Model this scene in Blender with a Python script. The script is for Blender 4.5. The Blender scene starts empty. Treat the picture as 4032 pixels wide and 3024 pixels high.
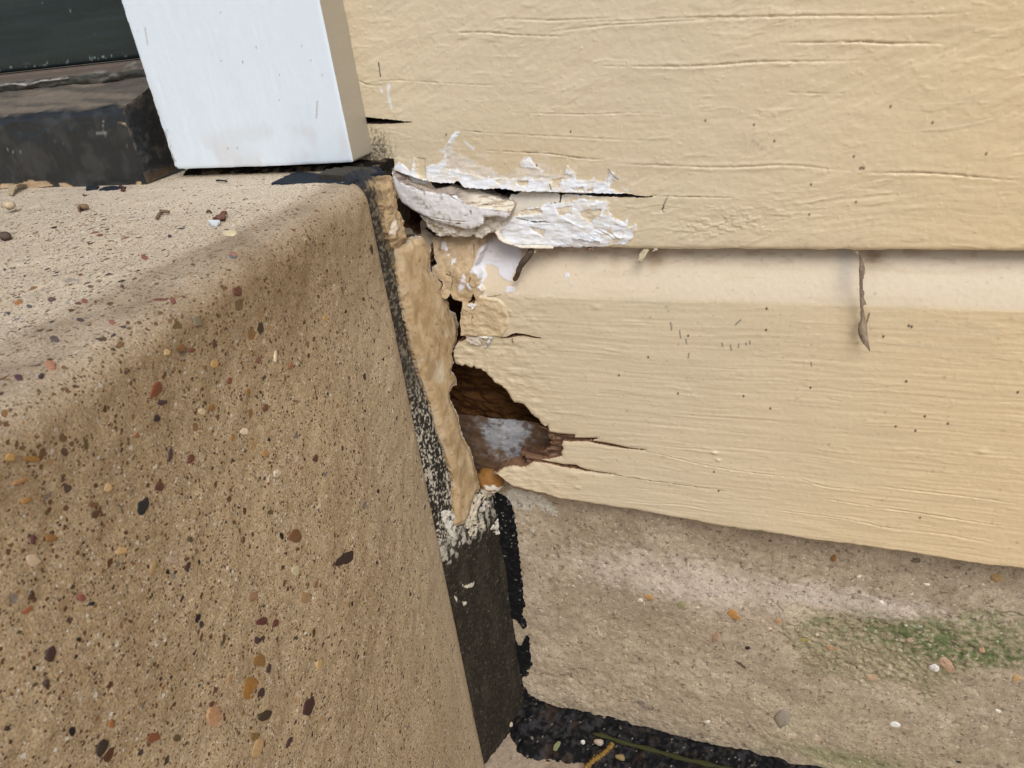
import bpy, math, random
import numpy as np
from mathutils import Matrix, Vector

# ---------------------------------------------------------------- camera
SC = bpy.context.scene
F, CX, CY = 2912.0, 2016.0, 1512.0            # photo pixels
C = np.array([0.16669853, -0.25715731, 0.0556776])
_d1 = np.array([-7816, -592, F]); _d2 = np.array([704, 5358., F])
_X = -_d1/np.linalg.norm(_d1); _Z = -_d2/np.linalg.norm(_d2)
_Z = _Z-_X*(_X@_Z); _Z /= np.linalg.norm(_Z); _Y = np.cross(_Z, _X)
R = np.array([_X, _Y, _Z])
cam = bpy.data.cameras.new('camera'); camo = bpy.data.objects.new('camera', cam)
SC.collection.objects.link(camo)
cam.sensor_width = 36; cam.lens = F/4032*36; cam.clip_start = .005; cam.clip_end = 500
M = Matrix.Identity(4)
for i in range(3):
    M[i][0] = R[i][0]; M[i][1] = -R[i][1]; M[i][2] = -R[i][2]; M[i][3] = C[i]
camo.matrix_world = M
cam.dof.use_dof = True; cam.dof.focus_distance = .34; cam.dof.aperture_fstop = 48
SC.camera = camo

# ---------------------------------------------------------------- world and sun
W = bpy.data.worlds.new("World"); SC.world = W; W.use_nodes = True
nt = W.node_tree; nt.nodes.clear()
out = nt.nodes.new('ShaderNodeOutputWorld'); bg = nt.nodes.new('ShaderNodeBackground')
sky = nt.nodes.new('ShaderNodeTexSky'); sky.sky_type = 'NISHITA'; sky.sun_disc = False
EL, AZ = math.radians(50), math.radians(146)     # sun in front of the wall, high and to the right
sky.sun_elevation = EL; sky.sun_rotation = AZ
sky.air_density = 1.0; sky.dust_density = 3.0; sky.ozone_density = 1.0
hs = nt.nodes.new('ShaderNodeHueSaturation'); hs.inputs['Saturation'].default_value = .62
nt.links.new(sky.outputs[0], hs.inputs['Color']); nt.links.new(hs.outputs[0], bg.inputs[0])
bg.inputs[1].default_value = .10; nt.links.new(bg.outputs[0], out.inputs[0])
sun = bpy.data.lights.new('sun', 'SUN'); suno = bpy.data.objects.new('sun', sun)
SC.collection.objects.link(suno); sun.energy = 1.3; sun.angle = math.radians(32); sun.color = (1, .97, .92)
sd = Vector((math.sin(AZ)*math.cos(EL), math.cos(AZ)*math.cos(EL), math.sin(EL)))
suno.rotation_euler = sd.to_track_quat('Z', 'Y').to_euler()
SC.view_settings.view_transform = 'Standard'; SC.view_settings.look = 'None'
SC.view_settings.exposure = 0.42; SC.view_settings.gamma = 1

# ---------------------------------------------------------------- geometry helpers
class Frame:
    def __init__(s, O, U, V):
        s.O = np.array(O, float); s.U = np.array(U, float); s.V = np.array(V, float)
        s.U /= np.linalg.norm(s.U); s.V /= np.linalg.norm(s.V); s.N = np.cross(s.U, s.V)
    def at(s, px, py, lift=0):               # photo pixel -> (u, v) on this real plane
        r = R@np.array([(px-CX)/F, (py-CY)/F, 1.])
        t = ((s.O+s.N*lift-C)@s.N)/(r@s.N); p = C+t*r-s.O
        return p@s.U, p@s.V
    def P(s, u, v, h=0):
        return s.O+s.U*u+s.V*v+s.N*h
WALL = Frame((0, .016, 0), (1, 0, 0), (0, 0, 1))
FND = Frame((0, .030, 0), (1, 0, 0), (0, 0, 1))
TRIM = Frame((0, 0, 0), (1, 0, 0), (0, 0, 1))
FIL = Frame((.0125, -.014, 0), (.0121, .044, 0), (0, 0, 1))
TOP = Frame((0, 0, -.004), (1, 0, 0), (0, 1, 0))
# side of the step, slightly splayed
SIDE = Frame((.0140, -.02, 0), (-.1, 1, 0), (0, 0, 1))
THR = Frame((0, -.009, 0), (1, 0, 0), (0, 0, 1))
THE = Frame((-.1, 0, 0), (0, 1, 0), (0, 0, 1))
DOOR = Frame((0, .030, 0), (1, 0, 0), (0, 0, 1))
HANG = Frame((0, .0105, 0), (1, 0, 0), (0, 0, 1))
Z0 = -.355
GND = Frame((0, 0, Z0), (1, 0, 0), (0, 1, 0))
ZM = {'B': (1300, 500, 1.58), 'C': (1500, 1150, 2.0109), 'E': (1600, 1800, 1.355), 'D': (2500, 2000, 1.4439),
      'G': (1400, 550, 3.16), 'H': (1900, 600, 2.765), 'I': (1500, 900, 3.16), 'J': (1700, 1850, 4.74),
      'K': (1900, 2600, 1.8433), 'L': (3200, 950, 3.3175), 'A': (0, 0, 1.3825), 'T': (0, 150, 2.2125),
      'S': (0, 700, 2.074), 'Q': (2500, 0, 1.4427), 'R': (2400, 1000, 1.3554), 'P': (0, 1800, 1.1642),
      'O': (0, 900, 1.4747), 'F': (0, 0, .5486), 'X': (0, 0, 1)}
def pts(fr, z, s, lift=0):
    ox, oy, k = ZM[z]; o = []
    for w in s.split():
        a, b = w.split(','); o.append(fr.at(ox+float(a)/k, oy+float(b)/k, lift))
    return np.array(o)

def _hash(ix, iy, seed):
    h = (ix.astype(np.int64)*374761393+iy.astype(np.int64)*668265263+seed*2147483647) & 0xFFFFFFFF
    h = ((h ^ (h >> 13))*1274126177) & 0xFFFFFFFF
    h = ((h ^ (h >> 16))*2246822519) & 0xFFFFFFFF
    return ((h ^ (h >> 15)) & 0xFFFFFF)/float(0xFFFFFF)
def vn(x, y, seed=0):
    ix = np.floor(x); iy = np.floor(y); fx = x-ix; fy = y-iy
    fx = fx*fx*fx*(fx*(fx*6-15)+10); fy = fy*fy*fy*(fy*(fy*6-15)+10)
    a = _hash(ix, iy, seed); b = _hash(ix+1, iy, seed); c = _hash(ix, iy+1, seed); d = _hash(ix+1, iy+1, seed)
    return (a*(1-fx)+b*fx)*(1-fy)+(c*(1-fx)+d*fx)*fy*1.0
def fbm(x, y, sx, sy=None, o=4, seed=0, g=.5):        # sx, sy = feature size in metres; returns about -1..1
    sy = sy or sx; x = x/sx; y = y/sy; a = 1.; t = 0; n = 0
    for i in range(o):
        t = t+a*(vn(x+17.3*i, y-9.1*i, seed+i*7)*2-1); n += a; a *= g
        x, y = (x*.8-y*.6)*2.03 if False else x*2.03, y*2.03
    return t/n*1.6
def sst(x, a, b):
    t = np.clip((x-a)/(b-a), 0, 1); return t*t*(3-2*t)
def psdf(U, V, poly, m=.004):                        # + inside polygon, - outside (only within margin m)
    r = np.full(U.shape, -m)
    x0, y0 = poly.min(0)-m; x1, y1 = poly.max(0)+m
    k = (U > x0) & (U < x1) & (V > y0) & (V < y1)
    if not k.any(): return r
    px = U[k]; py = V[k]; d2 = np.full(px.shape, 1e9); ins = np.zeros(px.shape, bool)
    n = len(poly)
    for i in range(n):
        ax, ay = poly[i]; bx, by = poly[(i+1) % n]; ex, ey = bx-ax, by-ay
        wx = px-ax; wy = py-ay; L2 = ex*ex+ey*ey+1e-18
        t = np.clip((wx*ex+wy*ey)/L2, 0, 1)
        d2 = np.minimum(d2, (wx-ex*t)**2+(wy-ey*t)**2)
        if ey != 0: ins ^= ((ay > py) != (by > py)) & (px < ex*(py-ay)/ey+ax)
    d = np.sqrt(d2); r[k] = np.where(ins, d, -np.minimum(d, m)); return r
def ldist(U, V, line, m=.006):                       # distance to polyline and position along it (0..1)
    r = np.full(U.shape, m); s = np.zeros(U.shape)
    x0, y0 = line.min(0)-m; x1, y1 = line.max(0)+m
    k = (U > x0) & (U < x1) & (V > y0) & (V < y1)
    if not k.any(): return r, s
    px = U[k]; py = V[k]; dd = np.full(px.shape, m); ss = np.zeros(px.shape)
    seg = np.linalg.norm(np.diff(line, axis=0), axis=1); cum = np.concatenate([[0], np.cumsum(seg)]); T = cum[-1]
    for i in range(len(line)-1):
        a = line[i]; e = line[i+1]-a; L2 = e@e+1e-18
        t = np.clip(((px-a[0])*e[0]+(py-a[1])*e[1])/L2, 0, 1)
        d = np.hypot(px-a[0]-e[0]*t, py-a[1]-e[1]*t); q = d < dd
        dd[q] = d[q]; ss[q] = (cum[i]+t[q]*seg[i])/T
    r[k] = dd; s[k] = ss; return r, s
def axis(lo, hi, f0, f1, h, g=1.18, cmax=.03):
    a = list(np.arange(f0, f1+h/2, h)); s = h; x = a[0]; left = []
    while x > lo+1e-9:
        s = min(s*g, cmax); x = max(x-s, lo); left.append(x)
    s = h; x = a[-1]; right = []
    while x < hi-1e-9:
        s = min(s*g, cmax); x = min(x+s, hi); right.append(x)
    return np.array(left[::-1]+a+right)

def tag(o, label=None, cat=None, group=None, kind=None):
    if label: o['label'] = label
    if cat: o['category'] = cat
    if group: o['group'] = group
    if kind: o['kind'] = kind
    return o
def mk(name, co, quads, col=None, mat=None, parent=None, smooth=True, tris=None, matidx=None):
    me = bpy.data.meshes.new(name)
    co = np.asarray(co, np.float32); q = np.asarray(quads, np.int32).reshape(-1, 4) if len(quads) else np.zeros((0, 4), np.int32)
    t = np.asarray(tris, np.int32).reshape(-1, 3) if tris is not None and len(tris) else np.zeros((0, 3), np.int32)
    me.vertices.add(len(co)); me.vertices.foreach_set('co', co.ravel())
    nl = q.size+t.size; me.loops.add(nl)
    me.loops.foreach_set('vertex_index', np.concatenate([q.ravel(), t.ravel()]))
    me.polygons.add(len(q)+len(t))
    st = np.concatenate([np.arange(len(q))*4, len(q)*4+np.arange(len(t))*3]).astype(np.int32)
    me.polygons.foreach_set('loop_start', st)
    me.polygons.foreach_set('use_smooth', np.full(len(q)+len(t), smooth))
    if matidx is not None: me.polygons.foreach_set('material_index', matidx)
    me.update(calc_edges=True); me.validate()
    if col is not None:
        a = me.color_attributes.new('Col', 'FLOAT_COLOR', 'POINT')
        c4 = np.ones((len(co), 4), np.float32); c4[:, :3] = col; a.data.foreach_set('color', c4.ravel())
    for m in (mat if isinstance(mat, (list, tuple)) else [mat]):
        if m: me.materials.append(m)
    o = bpy.data.objects.new(name, me); SC.collection.objects.link(o)
    if parent: o.parent = parent
    return o
def sheet(name, fr, us, vs, sdf=None, hf=None, cf=None, thick=.002, mat=None, parent=None, edgecol=None, back=False, edgejit=0, edgevar=.25):
    U, V = np.meshgrid(us, vs); nv, nu = U.shape
    hcell = max(np.diff(us).min(), 1e-6)
    if sdf is not None:
        S = sdf(U, V)
        gv, gu = np.gradient(S, vs, us); g2 = np.maximum(gu*gu+gv*gv, .05)
        near = np.abs(S) < hcell*.62
        U2 = np.where(near, U-np.clip(S*gu/g2, -hcell*.6, hcell*.6), U)
        V2 = np.where(near, V-np.clip(S*gv/g2, -hcell*.6, hcell*.6), V)
        S2 = np.where(near, 0, S)
        fs = (S2[:-1, :-1]+S2[1:, :-1]+S2[:-1, 1:]+S2[1:, 1:]); keep = fs > 0
        bad = (np.minimum.reduce([S2[:-1, :-1], S2[1:, :-1], S2[:-1, 1:], S2[1:, 1:]]) < -1e-9)
        keep &= ~bad
        U, V = U2, V2
    else:
        S = np.ones(U.shape); keep = np.ones((nv-1, nu-1), bool)
    H = hf(U, V, S) if hf else np.zeros(U.shape)
    COL = cf(U, V, S, H) if cf else np.full(U.shape+(3,), .5)
    P = fr.O+U[..., None]*fr.U+V[..., None]*fr.V+H[..., None]*fr.N
    idx = np.arange(nu*nv).reshape(nv, nu)
    a = idx[:-1, :-1][keep]; b = idx[:-1, 1:][keep]; c = idx[1:, 1:][keep]; d = idx[1:, :-1][keep]
    q = np.stack([a, b, c, d], 1)
    if not len(q): raise RuntimeError('empty sheet '+name)
    # boundary edges
    K = np.zeros((nv+1, nu+1), bool); K[1:-1, 1:-1] = keep
    E = []
    bt = keep & ~K[:-2, 1:-1]; E.append(np.stack([idx[:-1, :-1][bt], idx[:-1, 1:][bt]], 1))
    tp = keep & ~K[2:, 1:-1]; E.append(np.stack([idx[1:, 1:][tp], idx[1:, :-1][tp]], 1))
    lf = keep & ~K[1:-1, :-2]; E.append(np.stack([idx[1:, :-1][lf], idx[:-1, :-1][lf]], 1))
    rt = keep & ~K[1:-1, 2:]; E.append(np.stack([idx[:-1, 1:][rt], idx[1:, 1:][rt]], 1))
    E = np.concatenate(E)
    used = np.zeros(nu*nv, bool); used[q.ravel()] = True
    rm = np.cumsum(used)-1; Pf = P.reshape(-1, 3)[used]; Cf = COL.reshape(-1, 3)[used]; q = rm[q]; E = rm[E]
    n = len(Pf); allP = [Pf]; allC = [Cf]; allQ = [q]
    Uf = U.ravel()[used]; Vf = V.ravel()[used]
    base = thick(Uf, Vf) if callable(thick) else np.full(len(Pf), float(thick))
    bi = np.unique(E); m2 = np.zeros(n, int); m2[bi] = np.arange(len(bi))
    nl = 4; lay = []
    # smoothed inward directions, so that broken edges can slope a little
    for j in range(nl+1):
        Q = Pf[bi]-fr.N*(base[bi]*j/nl)[:, None]
        if edgejit and j:
            Q = Q+fr.U*(edgejit*fbm(Uf[bi]+j*.003, Vf[bi], .0012, o=2, seed=j))[:, None]+fr.V*(edgejit*fbm(Vf[bi], Uf[bi]+j*.003, .0012, o=2, seed=j+9))[:, None]
        ec = Cf[bi] if edgecol is None else np.tile(np.array(edgecol), (len(bi), 1))*(1+edgevar*fbm(Uf[bi]*3+j*.01, Vf[bi]*3, .002, o=3, seed=5))[:, None]
        allP.append(Q); allC.append(ec)
    for j in range(nl):
        o0 = n+j*len(bi); o1 = o0+len(bi)
        allQ.append(np.stack([m2[E[:, 1]]+o0, m2[E[:, 0]]+o0, m2[E[:, 0]]+o1, m2[E[:, 1]]+o1], 1))
    if back:
        o2 = n+(nl+1)*len(bi)
        allP.append(Pf-fr.N*base[:, None]); allC.append(Cf); allQ.append(q[:, ::-1]+o2)
    return mk(name, np.concatenate(allP), np.concatenate(allQ), np.clip(np.concatenate(allC), 0, 1), mat, parent)
def patch(name, fr, poly, h, thick, mat, parent=None, jag=.0003, js=.001, hf=None, cf=None, base=0, col=(.5, .5, .5), edgecol=None, back=True, seed=1):
    """an irregular plate with its own thickness lying on a real surface"""
    m = .0015; x0, y0 = poly.min(0)-m; x1, y1 = poly.max(0)+m
    us = np.arange(x0, x1+h, h); vs = np.arange(y0, y1+h, h)
    sd = lambda U, V: psdf(U, V, poly)+jag*fbm(U, V, js, o=3, seed=seed)
    H = (lambda U, V, S: base+hf(U, V, S)) if hf else (lambda U, V, S: base+0*U)
    cc = cf or (lambda U, V, S, H: np.array(col)*(1+.12*fbm(U, V, .001, o=3, seed=seed+3))[..., None])
    return sheet(name, fr, us, vs, sd, H, cc, thick, mat, parent, edgecol, back)
def mixc(a, b, t):
    t = np.clip(t, 0, 1)[..., None]; return np.asarray(a)*(1-t)+np.asarray(b)*t
def tube(name, P, rad, mat, parent=None, n=10, lump=.15, seed=1, flat=1.0, col=None):
    P = [np.array(p, float) for p in P]; rng = random.Random(seed)
    co = []; q = []; m = len(P)
    up = np.array((.3, .2, .9))
    for i, p in enumerate(P):
        t = P[min(i+1, m-1)]-P[max(i-1, 0)]; t /= np.linalg.norm(t)
        a = np.cross(t, up); a /= np.linalg.norm(a); b = np.cross(t, a)
        r = rad[i] if hasattr(rad, '__len__') else rad
        for j in range(n):
            w = 2*math.pi*j/n; rr = r*(1+lump*(rng.random()*2-1))
            co.append(p+a*rr*math.cos(w)+b*rr*flat*math.sin(w))
    for i in range(m-1):
        for j in range(n):
            q.append((i*n+j, i*n+(j+1) % n, (i+1)*n+(j+1) % n, (i+1)*n+j))
    c0 = len(co); co.append(P[0]); co.append(P[-1]); tr = []
    for j in range(n):
        tr.append((c0, (j+1) % n, j)); tr.append((c0+1, (m-1)*n+j, (m-1)*n+(j+1) % n))
    cl = None
    if col is not None: cl = np.tile(np.array(col), (len(co), 1))*np.array([[.75+.5*rng.random()] for _ in co])
    return mk(name, co, q, cl, mat, parent, True, tr)
def smoothline(P, k):
    P = np.array(P, float); t = np.linspace(0, len(P)-1, k); o = []
    for s in t:
        i = min(int(s), len(P)-2); f = s-i
        p0 = P[max(i-1, 0)]; p1 = P[i]; p2 = P[i+1]; p3 = P[min(i+2, len(P)-1)]
        o.append(.5*((2*p1)+(-p0+p2)*f+(2*p0-5*p1+4*p2-p3)*f*f+(-p0+3*p1-3*p2+p3)*f**3))
    return np.array(o)
def box(name, lo, hi, mat, parent=None):
    x0, y0, z0 = lo; x1, y1, z1 = hi
    co = [(x0, y0, z0), (x1, y0, z0), (x1, y1, z0), (x0, y1, z0), (x0, y0, z1), (x1, y0, z1), (x1, y1, z1), (x0, y1, z1)]
    q = [(0, 3, 2, 1), (4, 5, 6, 7), (0, 1, 5, 4), (1, 2, 6, 5), (2, 3, 7, 6), (3, 0, 4, 7)]
    return mk(name, co, q, None, mat, parent, False)
def empty(name, loc=(0, 0, 0)):
    o = bpy.data.objects.new(name, None); SC.collection.objects.link(o); o.empty_display_size = .01
    return o

# ---------------------------------------------------------------- materials
def newmat(name):
    m = bpy.data.materials.new(name); m.use_nodes = True; n = m.node_tree
    return m, n, n.nodes['Principled BSDF']
def nd(n, t, **k):
    x = n.nodes.new(t)
    for a, b in k.items():
        if a in x.inputs: x.inputs[a].default_value = b
        else: setattr(x, a, b)
    return x
def mathn(n, op, a, b=None, c=None, clamp=False):
    x = n.nodes.new('ShaderNodeMath'); x.operation = op; x.use_clamp = clamp
    for i, v in enumerate((a, b, c)):
        if v is None: continue
        if isinstance(v, (int, float)): x.inputs[i].default_value = v
        else: n.links.new(v, x.inputs[i])
    return x.outputs[0]
def mixn(n, fac, a, b, blend='MIX'):
    x = n.nodes.new('ShaderNodeMix'); x.data_type = 'RGBA'; x.blend_type = blend
    for s, v in ((0, fac), (6, a), (7, b)):
        if isinstance(v, (int, float)): x.inputs[s].default_value = v
        elif isinstance(v, tuple): x.inputs[s].default_value = v+(1,) if len(v) == 3 else v
        else: n.links.new(v, x.inputs[s])
    return x.outputs[2]
def objc(n): return n.nodes.new('ShaderNodeTexCoord').outputs['Object']
def noise(n, vec, scale, detail=4, rough=.5):
    x = nd(n, 'ShaderNodeTexNoise', Scale=scale, Detail=detail, Roughness=rough); n.links.new(vec, x.inputs['Vector']); return x
def vmat(name, rough=.5, nscale=900, namt=.10, bscale=1500, bdist=.00006, spec=.4, stretch=(1, 1, 1)):
    m, n, b = newmat(name)
    at = n.nodes.new('ShaderNodeVertexColor'); at.layer_name = 'Col'
    co = objc(n); mp = nd(n, 'ShaderNodeMapping'); mp.inputs['Scale'].default_value = stretch
    n.links.new(co, mp.inputs[0])
    no = noise(n, mp.outputs[0], nscale, 5, .6)
    f = nd(n, 'ShaderNodeMapRange'); n.links.new(no.outputs[0], f.inputs[0])
    f.inputs[1].default_value = .3; f.inputs[2].default_value = .7; f.inputs[3].default_value = 1-namt; f.inputs[4].default_value = 1+namt
    mu = nd(n, 'ShaderNodeVectorMath', operation='SCALE'); n.links.new(at.outputs[0], mu.inputs[0]); n.links.new(f.outputs[0], mu.inputs[3])
    n.links.new(mu.outputs[0], b.inputs['Base Color'])
    b.inputs['Roughness'].default_value = rough; b.inputs['Specular IOR Level'].default_value = spec
    bn = noise(n, mp.outputs[0], bscale, 4, .55)
    bp = nd(n, 'ShaderNodeBump', Strength=1.0, Distance=bdist); n.links.new(bn.outputs[0], bp.inputs['Height'])
    n.links.new(bp.outputs[0], b.inputs['Normal'])
    return m
def aggregate(n, vec, scale, dens, rad, cols, distort=.25, wn=None):
    """scattered stone chips: returns (mask, colour)"""
    nn = noise(n, vec, scale*1.3, 2, .5)
    sub = nd(n, 'ShaderNodeVectorMath', operation='SUBTRACT'); n.links.new(nn.outputs[1], sub.inputs[0]); sub.inputs[1].default_value = (.5, .5, .5)
    sc = nd(n, 'ShaderNodeVectorMath', operation='SCALE'); n.links.new(sub.outputs[0], sc.inputs[0]); sc.inputs[3].default_value = distort*2/scale
    ad = nd(n, 'ShaderNodeVectorMath', operation='ADD'); n.links.new(vec, ad.inputs[0]); n.links.new(sc.outputs[0], ad.inputs[1])
    v = nd(n, 'ShaderNodeTexVoronoi', Scale=scale, Randomness=1.0); n.links.new(ad.outputs[0], v.inputs['Vector'])
    sp = n.nodes.new('ShaderNodeSeparateColor'); n.links.new(v.outputs['Color'], sp.inputs[0])
    r = mathn(n, 'MULTIPLY_ADD', sp.outputs[2], rad*.75, rad*.4)
    edge = mathn(n, 'SUBTRACT', r, v.outputs['Distance'])
    mask = mathn(n, 'MULTIPLY', edge, 30.0, clamp=True)
    if isinstance(dens, float): pres = mathn(n, 'LESS_THAN', sp.outputs[0], dens)
    else: pres = mathn(n, 'LESS_THAN', sp.outputs[0], dens)
    mask = mathn(n, 'MULTIPLY', mask, pres)
    cr = n.nodes.new('ShaderNodeValToRGB'); cr.color_ramp.interpolation = 'CONSTANT'
    el = cr.color_ramp.elements
    while len(el) < len(cols): el.new(.5)
    for i, c in enumerate(cols):
        el[i].position = i/len(cols); el[i].color = c+(1,)
    n.links.new(sp.outputs[1], cr.inputs[0])
    return mask, cr.outputs[0]

m_paint = vmat('beige_paint', .42, 500, .03, 1100, .00005, .4)
m_white = vmat('old_white_paint', .6, 900, .05, 1300, .00008, .3)
m_trim = vmat('white_trim_paint', .38, 300, .015, 700, .00002, .4)
m_caulk = vmat('beige_caulk', .55, 500, .05, 900, .0001, .35)
m_rough = vmat('gritty_mortar', .85, 1600, .25, 1500, .0003, .2)
m_tar = vmat('black_tar', .9, 1800, .3, 1500, .00015, .1)
m_wood = vmat('rotten_wood', .8, 900, .3, 900, .0002, .2, (1, 1, 3))
m_metal = vmat('galvanised_sheet', .5, 300, .12, 600, .00005, .5)
m_dark = vmat('dark_painted_wood', .38, 700, .15, 500, .00008, .5)
m_leaf = vmat('dry_plant', .75, 900, .25, 900, .0001, .2)
m_debris = vmat('damp_dirt', .95, 1400, .35, 1300, .0002, .05)

def concrete(name, base1, base2, light, chips, fine_side=False):
    m, n, b = newmat(name); co = objc(n)
    big = noise(n, co, 25, 4, .55); med = noise(n, co, 420, 5, .65); fin = noise(n, co, 1900, 4, .7)
    f1 = nd(n, 'ShaderNodeMapRange'); f1.inputs[1].default_value = .35; f1.inputs[2].default_value = .65; n.links.new(big.outputs[0], f1.inputs[0])
    c = mixn(n, f1.outputs[0], base1, base2)
    f2 = nd(n, 'ShaderNodeMapRange'); f2.inputs[1].default_value = .42; f2.inputs[2].default_value = .75; n.links.new(med.outputs[0], f2.inputs[0])
    c = mixn(n, mathn(n, 'MULTIPLY', f2.outputs[0], .55), c, light)
    f3 = nd(n, 'ShaderNodeMapRange'); f3.inputs[1].default_value = .3; f3.inputs[2].default_value = .72; f3.inputs[3].default_value = .45; f3.inputs[4].default_value = 1.55
    n.links.new(fin.outputs[0], f3.inputs[0])
    vm = nd(n, 'ShaderNodeVectorMath', operation='SCALE'); n.links.new(c, vm.inputs[0]); n.links.new(f3.outputs[0], vm.inputs[3]); c = vm.outputs[0]
    hsum = mathn(n, 'MULTIPLY', fin.outputs[0], .5)
    hsum = mathn(n, 'MULTIPLY_ADD', med.outputs[0], .8, hsum)
    def vmul(*col):
        v = nd(n, 'ShaderNodeVectorMath', operation='SCALE'); v.inputs[0].default_value = col; n.links.new(f3.outputs[0], v.inputs[3]); return v.outputs[0]
    if fine_side:      # the mortar is smoother and closed close to the wall
        sp = n.nodes.new('ShaderNodeSeparateXYZ'); n.links.new(co, sp.inputs[0])
        ff = nd(n, 'ShaderNodeMapRange'); ff.inputs[1].default_value = -.022; ff.inputs[2].default_value = -.06; ff.inputs[3].default_value = .35; ff.inputs[4].default_value = 1.0
        n.links.new(sp.outputs[1], ff.inputs[0]); fade = ff.outputs[0]
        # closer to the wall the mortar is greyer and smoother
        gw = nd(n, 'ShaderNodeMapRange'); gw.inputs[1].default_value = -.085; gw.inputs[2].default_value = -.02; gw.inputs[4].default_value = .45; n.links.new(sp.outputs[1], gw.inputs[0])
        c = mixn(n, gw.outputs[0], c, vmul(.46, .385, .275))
        # lit top painted paler and greyer than the side
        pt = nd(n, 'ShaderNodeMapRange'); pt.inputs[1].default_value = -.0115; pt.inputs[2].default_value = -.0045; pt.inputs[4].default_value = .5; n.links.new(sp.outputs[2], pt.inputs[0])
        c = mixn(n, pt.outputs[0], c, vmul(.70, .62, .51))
    for scale, dens, rad, cols, dist in chips:
        d = mathn(n, 'MULTIPLY', fade, dens) if fine_side else dens
        mk_, cc = aggregate(n, co, scale, d, rad, cols, dist)
        c = mixn(n, mk_, c, cc); hsum = mathn(n, 'MULTIPLY_ADD', mk_, -.12, hsum)
    if fine_side:      # darker brown mottled band below the rounded edge
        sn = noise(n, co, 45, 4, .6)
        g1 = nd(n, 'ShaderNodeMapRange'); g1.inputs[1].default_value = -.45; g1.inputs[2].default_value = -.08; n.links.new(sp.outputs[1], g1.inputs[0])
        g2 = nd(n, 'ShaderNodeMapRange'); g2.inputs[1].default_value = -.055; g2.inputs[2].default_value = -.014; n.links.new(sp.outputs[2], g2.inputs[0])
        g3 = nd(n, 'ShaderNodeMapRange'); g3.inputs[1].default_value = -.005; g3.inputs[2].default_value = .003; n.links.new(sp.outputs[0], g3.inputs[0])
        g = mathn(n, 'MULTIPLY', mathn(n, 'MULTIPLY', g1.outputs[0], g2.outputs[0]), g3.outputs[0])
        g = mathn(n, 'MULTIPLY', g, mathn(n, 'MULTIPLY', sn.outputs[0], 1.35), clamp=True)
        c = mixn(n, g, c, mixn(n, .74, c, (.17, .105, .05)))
    n.links.new(c, b.inputs['Base Color']); b.inputs['Roughness'].default_value = .8; b.inputs['Specular IOR Level'].default_value = .3
    bp = nd(n, 'ShaderNodeBump', Strength=1.0, Distance=.0007); n.links.new(hsum, bp.inputs['Height']); n.links.new(bp.outputs[0], b.inputs['Normal'])
    return m
RED = (.14, .065, .038); BRN = (.10, .045, .02); ORG = (.25, .135, .055); TAN = (.42, .28, .14); CRM = (.62, .52, .36); WHT = (.7, .67, .6)
BLK = (.018, .014, .014); PUR = (.07, .047, .04); GRY = (.22, .19, .16); OLV = (.12, .09, .04)
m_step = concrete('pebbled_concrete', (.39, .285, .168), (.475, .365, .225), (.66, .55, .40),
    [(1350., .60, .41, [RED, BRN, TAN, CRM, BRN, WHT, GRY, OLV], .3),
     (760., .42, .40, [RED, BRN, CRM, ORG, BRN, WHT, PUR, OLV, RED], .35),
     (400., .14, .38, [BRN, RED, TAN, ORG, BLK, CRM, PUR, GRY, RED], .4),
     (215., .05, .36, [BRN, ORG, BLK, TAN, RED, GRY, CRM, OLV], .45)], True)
m_found, nF, bF = None, None, None
def foundation_mat():
    m, n, b = newmat('weathered_concrete'); co = objc(n)
    at = n.nodes.new('ShaderNodeVertexColor'); at.layer_name = 'Col'
    med = noise(n, co, 330, 6, .7); fin = noise(n, co, 1500, 4, .7)
    f = nd(n, 'ShaderNodeMapRange'); f.inputs[1].default_value = .3; f.inputs[2].default_value = .7; f.inputs[3].default_value = .72; f.inputs[4].default_value = 1.28
    n.links.new(med.outputs[0], f.inputs[0])
    f3 = nd(n, 'ShaderNodeMapRange'); f3.inputs[1].default_value = .3; f3.inputs[2].default_value = .72; f3.inputs[3].default_value = .7; f3.inputs[4].default_value = 1.25
    n.links.new(fin.outputs[0], f3.inputs[0])
    s = mathn(n, 'MULTIPLY', f.outputs[0], f3.outputs[0])
    vm = nd(n, 'ShaderNodeVectorMath', operation='SCALE'); n.links.new(at.outputs[0], vm.inputs[0]); n.links.new(s, vm.inputs[3]); c = vm.outputs[0]
    h = mathn(n, 'MULTIPLY_ADD', med.outputs[0], 1.0, mathn(n, 'MULTIPLY', fin.outputs[0], .5))
    for scale, dens, rad, cols, dist in [(900., .22, .36, [BRN, CRM, WHT, GRY, ORG, OLV], .35), (420., .09, .34, [CRM, GRY, WHT, ORG, OLV, BRN], .4)]:
        k, cc = aggregate(n, co, scale, dens, rad, cols, dist); c = mixn(n, mathn(n, 'MULTIPLY', k, .75), c, cc)
    n.links.new(c, b.inputs['Base Color']); b.inputs['Roughness'].default_value = .85; b.inputs['Specular IOR Level'].default_value = .25
    bp = nd(n, 'ShaderNodeBump', Strength=1.0, Distance=.0004); n.links.new(h, bp.inputs['Height']); n.links.new(bp.outputs[0], b.inputs['Normal'])
    return m
m_found = foundation_mat()
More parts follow.
